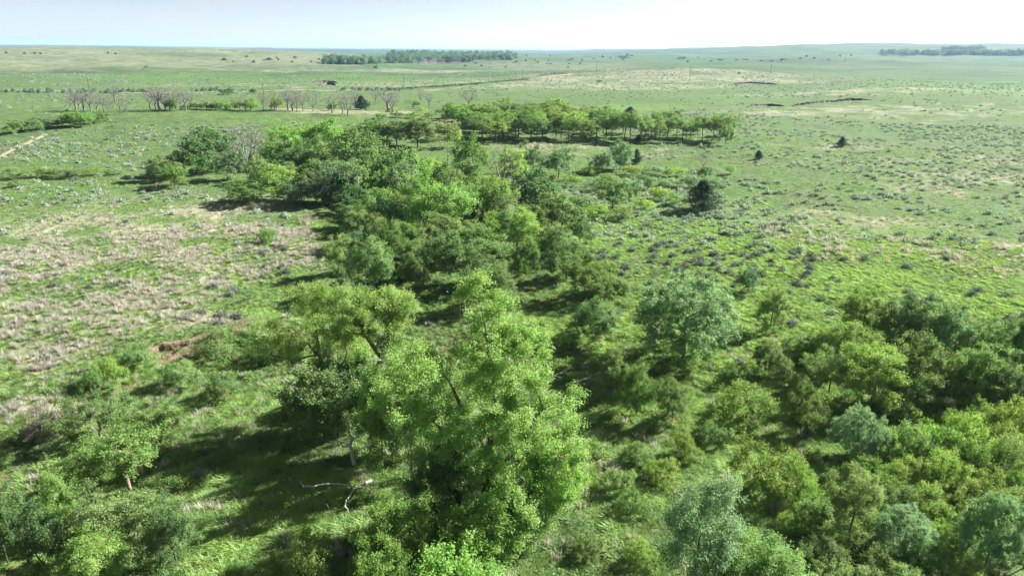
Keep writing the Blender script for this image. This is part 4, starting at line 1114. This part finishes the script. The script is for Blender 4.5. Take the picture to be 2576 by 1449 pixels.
deadwood("fallen_branch", 935, 1215, 4.4, 9, "grey fallen limb with forked white ends in the creek shade", .15, .10, flat=.18, tips=12, az=235, spread=.8)
deadwood("fallen_branch", 1440, 985, 3.0, 12, "bleached dead twigs sticking out right of the tallest cottonwood", .8, .06, tips=30, az=10)
deadwood("fallen_branch", 955, 862, 2.2, 16, "pale broken log stub beside the pale cottonwood", .7, .16, tips=5, az=30, flat=.5)
deadwood("fallen_branch", 1240, 1340, 2.4, 18, "grey brush pile of dead branches under the tallest cottonwood", .1, .08, BARKD, tips=60, az=270, flat=.6, spread=1.)
deadwood("fallen_branch", 1405, 1310, 1.8, 21, "thin dead branches lying in the grass right of the cottonwood's foot", .1, .05, BARKD, tips=14, az=-30, flat=.2)
deadwood("fallen_branch", 1470, 1340, 1.1, 23, "short pale stick lying beside the footpath", .05, .04, tips=5, az=-10, flat=.1)
deadwood("fallen_branch", 730, 985, 1.6, 27, "single pale dead twig poking from the dark small tree", .9, .035, tips=4, az=150, flat=.5)
deadwood("fallen_branch", 800, 1170, 1.8, 29, "grey dead twigs on the shaded grass left of the white tangle", .1, .05, BARKD, tips=12, az=200, flat=.4)

# ------------------------------------------------------------------ sagebrush, grass, undergrowth
def clumpmesh(name, seed, n, h, wd, size, mat, ratio=.3, dome=True):
    rng = np.random.default_rng(seed)
    v = unit(rng.normal(0, 1, (n, 3))); v[:, 2] = np.abs(v[:, 2])
    r = rng.uniform(.45, 1, (n, 1)) * (1 + .3 * np.sin(3 * np.arctan2(v[:, 1:2], v[:, :1]) + seed))
    p = v * r * np.array((wd / 2, wd / 2, h)); ax = unit(v + rng.normal(0, .45, (n, 3)) + np.array((0, 0, .6)))
    LV, LQ = leaves(rng, p - ax * size * .4, ax, size, ratio, unit(v + np.array((0, 0, .5))))
    return mesh_np(name, LV, quads=LQ, mats=[mat], attrs=dict(tint=np.repeat(np.clip(rng.normal(.5, .25, n), 0, 1), 4)))

def tuftmesh(name, seed, n, h, spread, wdt, mat, lean=.5):
    rng = np.random.default_rng(seed)
    a = rng.uniform(0, 6.28, n); r = spread * np.sqrt(rng.random(n))
    b = np.stack([np.cos(a) * r * .6, np.sin(a) * r * .6, np.full(n, -.04)], -1)
    o = np.stack([np.cos(a), np.sin(a), np.zeros(n)], -1) * (lean * (.25 + r / spread) * rng.uniform(.5, 1.3, n))[:, None] + rng.normal(0, .16, (n, 3)) * np.array((1, 1, 0))
    hh = (h * rng.uniform(.55, 1.1, n))[:, None]
    m = b + o * hh * .45 + np.array((0, 0, 1)) * hh * .62
    t = b + o * hh * 1.15 + np.array((0, 0, 1)) * hh * rng.uniform(.75, 1.0, (n, 1))
    th = np.arctan2(o[:, 1], o[:, 0]) + math.pi / 2 + rng.normal(0, .35, n); s = np.stack([np.cos(th), np.sin(th), np.zeros(n)], -1) * wdt / 2
    V = np.stack([b - s, b + s, m + s * .8, m - s * .8, t], 1).reshape(-1, 3)
    k = np.arange(n) * 5
    return mesh_np(name, V, quads=np.stack([k, k + 1, k + 2, k + 3], -1), tris=np.stack([k + 3, k + 2, k + 4], -1), mats=[mat])

GMATS = dict(
    lush=leaf_mat("grass_blades", (.086, .132, .042), (.138, .212, .050), .46, gloss=.6, rnd=.18, src='INSTANCER'),
    dry=leaf_mat("dry_grass_blades", (.300, .300, .200), (.42, .425, .310), .42, (1.1, 1, .8), .8, .18, 'INSTANCER', k=1.25),
    forb=leaf_mat("undergrowth_leaves", (.050, .095, .022), (.105, .155, .038), .42, gloss=.6, rnd=.25, src='INSTANCER'),
    sage=leaf_mat("far_sage_leaves", (.100, .130, .078), (.165, .195, .125), .3, (1, 1.1, .8), .7, .2, 'INSTANCER'))

def scatter(name, P, scl, tint, protos, label, seed):
    rng = np.random.default_rng(seed); n = len(P)
    rot = np.stack([rng.normal(0, .08, n), rng.normal(0, .08, n), rng.uniform(0, 6.28, n)], -1)
    me = mesh_np(name, P, attrs=dict(scl=scl.astype(float), rot=rot, tint=tint.astype(float), pick=rng.integers(0, len(protos), n)))
    col = bpy.data.collections.new(name + "_sources")
    for i, pm in enumerate(protos):
        col.objects.link(bpy.data.objects.new("%s_source_%d" % (name, i), pm))
    o = obj(name, me); tag(o, label, kind='stuff')
    ng = bpy.data.node_groups.new(name, 'GeometryNodeTree')
    ng.interface.new_socket('Geometry', in_out='INPUT', socket_type='NodeSocketGeometry')
    ng.interface.new_socket('Geometry', in_out='OUTPUT', socket_type='NodeSocketGeometry')
    N, L = ng.nodes, ng.links
    gi, go = N.new('NodeGroupInput'), N.new('NodeGroupOutput')
    iop = N.new('GeometryNodeInstanceOnPoints'); ci = N.new('GeometryNodeCollectionInfo')
    ci.inputs['Collection'].default_value = col; ci.inputs['Separate Children'].default_value = True; ci.inputs['Reset Children'].default_value = True
    def na(k, t):
        a = N.new('GeometryNodeInputNamedAttribute'); a.data_type = t; a.inputs['Name'].default_value = k
        return a.outputs['Attribute']
    e2r = N.new('FunctionNodeEulerToRotation')
    L.new(gi.outputs[0], iop.inputs['Points']); L.new(ci.outputs[0], iop.inputs['Instance'])
    iop.inputs['Pick Instance'].default_value = True
    L.new(na('pick', 'INT'), iop.inputs['Instance Index']); L.new(na('scl', 'FLOAT'), iop.inputs['Scale'])
    L.new(na('rot', 'FLOAT_VECTOR'), e2r.inputs[0]); L.new(e2r.outputs[0], iop.inputs['Rotation'])
    L.new(iop.outputs[0], go.inputs[0])
    md = o.modifiers.new("scatter", 'NODES'); md.node_group = ng
    return o

def wedge(rng, n, d0, d1, half=41):
    d = np.sqrt(rng.uniform(d0 * d0, d1 * d1, n)); a = np.radians(rng.uniform(-half, half, n))
    return d * np.sin(a), d * np.cos(a)

rng = np.random.default_rng(77)
# sagebrush: the nearest 300 clumps are things, the rest one stuff
sx, sy = [], []
for n, d0, d1 in ((9000, 45, 130), (44000, 130, 320), (26000, 320, 800)):
    x, y = wedge(rng, n, d0, d1); sx.append(x); sy.append(y)
sx, sy = np.concatenate(sx), np.concatenate(sy)
dry, lush, sage, soil, far = masks(sx, sy)
pr = sage * ss(.34, .66, fbm(sx / 6, sy / 6, 2, 91) * .5 + fbm(sx / 30, sy / 30, 2, 92) * .5) * (1 - .8 * soil)
slope = ell(sx, sy, 22, 116, 30, 40, -8)
pr = np.maximum(pr * np.where(np.hypot(sx, sy) < 320, .55, .9), slope * .27)
ok = rng.random(len(sx)) < pr
sx, sy = sx[ok], sy[ok]
SP = np.array(SPOTS)
def clear(x, y, f=.8):
    m = np.ones(len(x), bool)
    for (a, b, r) in SP:
        m &= (x - a) ** 2 + (y - b) ** 2 > (r * f) ** 2
    return m
ok = clear(sx, sy, .75); sx, sy = sx[ok], sy[ok]
o_ = np.argsort(np.hypot(sx, sy)); sx, sy = sx[o_], sy[o_]
sz = H(sx, sy)
SAGEM = [clumpmesh("sagebrush", 300 + i, 560, .62, 1.1, .17, LM['sage']) for i in range(4)]
def sagelabel(x, y, sc):
    size = "small" if sc < .85 else "large" if sc > 1.12 else "middling"
    places = (("beside the lone dark juniper", 35, 124, 9), ("beside the big blue-green tree", 18, 72, 12), ("on the bright slope just below the lone juniper", 33, 108, 11),
              ("on the slope above the right-hand tree clump", 42, 84, 15), ("on the sage slope right along the belt's edge", 13, 100, 14), ("in the brush field left of the lone juniper", 22, 132, 14),
              ("on the open slope right of the lone juniper", 56, 122, 16), ("in the open grass at the right edge", 72, 95, 16),
              ("on the left meadow near the red cut bank", -34, 68, 14), ("in the straw grass at the left meadow's middle", -48, 92, 16), ("at the left meadow's far left edge", -68, 96, 18),
              ("where the left meadow meets the belt", -27, 98, 13), ("behind the left meadow's straw patches", -50, 124, 18))
    k = min(places, key=lambda p: math.hypot(x - p[1], y - p[2]) / p[3])
    return "%s grey-green sagebrush clump %s" % (size, k[0]), "sagebrush in the left meadow" if k[1] < -20 else "sagebrush on the right slope"
for i in range(min(300, len(sx))):
    o = obj("sagebrush", SAGEM[rnd.randrange(4)], None, (sx[i], sy[i], sz[i] - .04)); s = rnd.uniform(.6, 1.35)
    o.scale = (s * rnd.uniform(.85, 1.2), s, s * rnd.uniform(.8, 1.1)); o.rotation_euler = (0, 0, rnd.uniform(0, 6.28))
    l, g = sagelabel(sx[i], sy[i], s); tag(o, l, "sagebrush", g)
SAGEF = [clumpmesh("far_sagebrush", 320 + i, 90, .62, 1.25, .34, GMATS['sage'], .45) for i in range(3)]
r_ = np.hypot(sx[300:], sy[300:])
scatter("sagebrush_ground_cover", np.stack([sx[300:], sy[300:], sz[300:] - .04], -1), rng.uniform(.6, 1.3, len(r_)) * (1 + .25 * ss(200, 700, r_)), rng.random(len(r_)), SAGEF,
        "countless grey-green sagebrush clumps across the farther prairie", 5)

# grass
gx, gy, gd = [], [], []
for n, d0, d1 in ((15000, 26, 60), (26000, 60, 120), (14000, 120, 240)):
    x, y = wedge(rng, n, d0, d1); gx.append(x); gy.append(y)
gx, gy = np.concatenate(gx), np.concatenate(gy); gz = H(gx, gy); gd = np.hypot(gx, gy)
dry, lush, sage, soil, far = masks(gx, gy)
u = rng.random(len(gx))
keep = u < (1 - .75 * soil) * (1 - .45 * ss(240, 430, gd))
fine = fbm(gx / 1.7, gy / 1.7, 2, 121)
isdry = (rng.random(len(gx)) < np.clip(dry * np.where(gx > 0, .6, 1.1) * ss(.28, .60, fine) + .02 * (gx < -22) + .10 * (gd < 75) * ss(.50, .68, fine), 0, .92)) & keep
PT = np.array([spot(*p)[:2] for p in ((1500, 1120), (1512, 1190), (1517, 1240), (1522, 1300), (1520, 1360), (1530, 1440))])
pth = np.abs(gx - np.interp(gy, PT[::-1, 1], PT[::-1, 0])) < .16 + .3 * (patchp := fbm(gx, gy, 2, 151))
pth &= (gy < PT[0, 1]) & (gy > PT[-1, 1])
keep &= ~pth; isdry &= keep
bare_ = ell(gx, gy, -30, 68, 6, 2.6, 20)
isgr = (~isdry) & keep & (rng.random(len(gx)) > bare_ * .9)
TUFT = [tuftmesh("grass_tuft", 400 + i, 84, .27, .46, .030, GMATS['lush'], 1.15) for i in range(4)]
TALL = [tuftmesh("dry_grass_tuft", 420 + i, 40, .62, .36, .030, GMATS['dry'], .30) for i in range(4)]
patch = fbm(gx / 3.2, gy / 3.2, 3, 101)
tint = np.clip(.30 + .42 * lush + (patch - .5) * 1.5 - .25 * sage * (1 - lush), 0, 1)
sc_ = (.55 + .8 * patch) * rng.uniform(.7, 1.3, len(gx)) * (1.25 - .25 * ss(40, 80, gd) - .25 * ss(60, 200, gd))
scatter("grass", np.stack([gx, gy, gz], -1)[isgr], sc_[isgr], tint[isgr], TUFT, "green grass tufts covering the near prairie", 6)
scatter("dry_grass", np.stack([gx, gy, gz], -1)[isdry], (rng.uniform(.7, 1.25, len(gx)) * (.75 + .5 * patch) * (1 + .5 * ss(90, 300, gd)))[isdry], np.clip(rng.normal(.5, .28, len(gx)), 0, 1)[isdry], TALL,
        "tall tan dry bunchgrass standing in patches", 7)
# undergrowth of forbs in the creek bottom and under trees
ux, uy = wedge(rng, 30000, 27, 130)
sdv, dr = bank_sd(ux, uy)
m = fbm(ux / 4, uy / 4, 3, 111)
near_trees = 1 - clear(ux, uy, 1.25).astype(float)
ok = rng.random(len(ux)) < np.clip(ss(.48, .66, m) * .34 * (sdv < 2) * (1 - ss(60, 110, np.hypot(ux, uy))) + near_trees * .10 + .22 * ss(.44, .60, m) * (ux > 2) * (uy < 60), 0, 1)
ux, uy, m = ux[ok], uy[ok], m[ok]
FORB = [clumpmesh("undergrowth_clump", 500 + i, 150, .45, .95, .15, GMATS['forb'], .5) for i in range(4)]
scatter("undergrowth", np.stack([ux, uy, H(ux, uy) - .03], -1), rng.uniform(.5, 1.3, len(ux)), np.clip(rng.normal(.45, .28, len(ux)), 0, 1), FORB, "low leafy undergrowth below the trees and along the creek bottom", 8)

# woods too far to tell the trees apart
FARW = [KIN['treefar'][i].parts[1][1].copy() for i in range(3)]
fm = leaf_mat("haze_tinted_wood_leaves", (.052, .105, .066), (.092, .155, .092), .35, rnd=.3, src='INSTANCER')  # leaf colours lightened and blued to carry some distance haze
for m_ in FARW: m_.materials.clear(); m_.materials.append(fm)
def woods(name, boxes, label, seed, s0=1.1):
    rng_ = np.random.default_rng(seed); P = []
    for (x0, x1, y0, y1, n) in boxes:
        a = [spot(rng_.uniform(x0, x1), rng_.uniform(y0, y1)) for _ in range(n)]
        P += a
    P = np.array(P)
    scatter(name, P - np.array((0, 0, .4)), s0 * rng_.uniform(.5, 1.6, len(P)), rng_.random(len(P)), FARW, label, seed)
woods("distant_woodland", [(980, 1120, 135, 153, 300), (1060, 1190, 140, 157, 300), (960, 1100, 152, 160, 90), (815, 960, 159, 163, 110), (1180, 1300, 138, 152, 200)], "bluish mass of woodland in the far creek valley", 31, 1.15)
woods("distant_treeline", [(2212, 2576, 136, 140, 260), (2370, 2480, 127, 129, 60)], "long dark treeline below the right horizon", 32, 1.6)
woods("roadside_brush", [(0, 405, 232, 235, 90), (860, 1000, 226, 229, 40), (1000, 1340, 202, 224, 0), (480, 640, 228, 232, 30)], "low dark brush lining the far dirt road", 33, .26)
bl = []
for a, b in (((980, 228.5), (1100, 221)), ((1100, 221), (1200, 213.5)), ((1200, 213.5), (1330, 202))):
    for t_ in np.linspace(0, 1, 45): bl.append(spot(a[0] + (b[0] - a[0]) * t_, a[1] + (b[1] - a[1]) * t_ + fr.uniform(-.6, .6)))
scatter("roadside_weeds", np.array(bl), np.full(len(bl), .24), rng.random(len(bl)), FARW, "dark weeds along the dirt road climbing the rise", 34)

# ------------------------------------------------------------------ air
hz = bpy.data.materials.new("haze_air"); hz.use_nodes = True; N = hz.node_tree.nodes; N.clear()
o = N.new("ShaderNodeOutputMaterial"); v = N.new("ShaderNodeVolumePrincipled")
v.inputs['Color'].default_value = (.50, .74, 1.0, 1); v.inputs['Density'].default_value = 7e-5; v.inputs['Anisotropy'].default_value = .2
hz.node_tree.links.new(v.outputs[0], o.inputs['Volume'])
zb, zt = GZ.min() - 1.5, max(GZ.max(), CAM_Z) + 12
S = 34000
V = [(x, y, z) for z in (zb, zt) for x, y in ((-S, -S), (S, -S), (S, S), (-S, S))]
hm = mesh_np("haze", V, quads=[(3, 2, 1, 0), (4, 5, 6, 7), (0, 1, 5, 4), (1, 2, 6, 5), (2, 3, 7, 6), (3, 0, 4, 7)], mats=[hz])
tag(obj("haze", hm), "thin blue air between the camera and the horizon", kind='stuff')
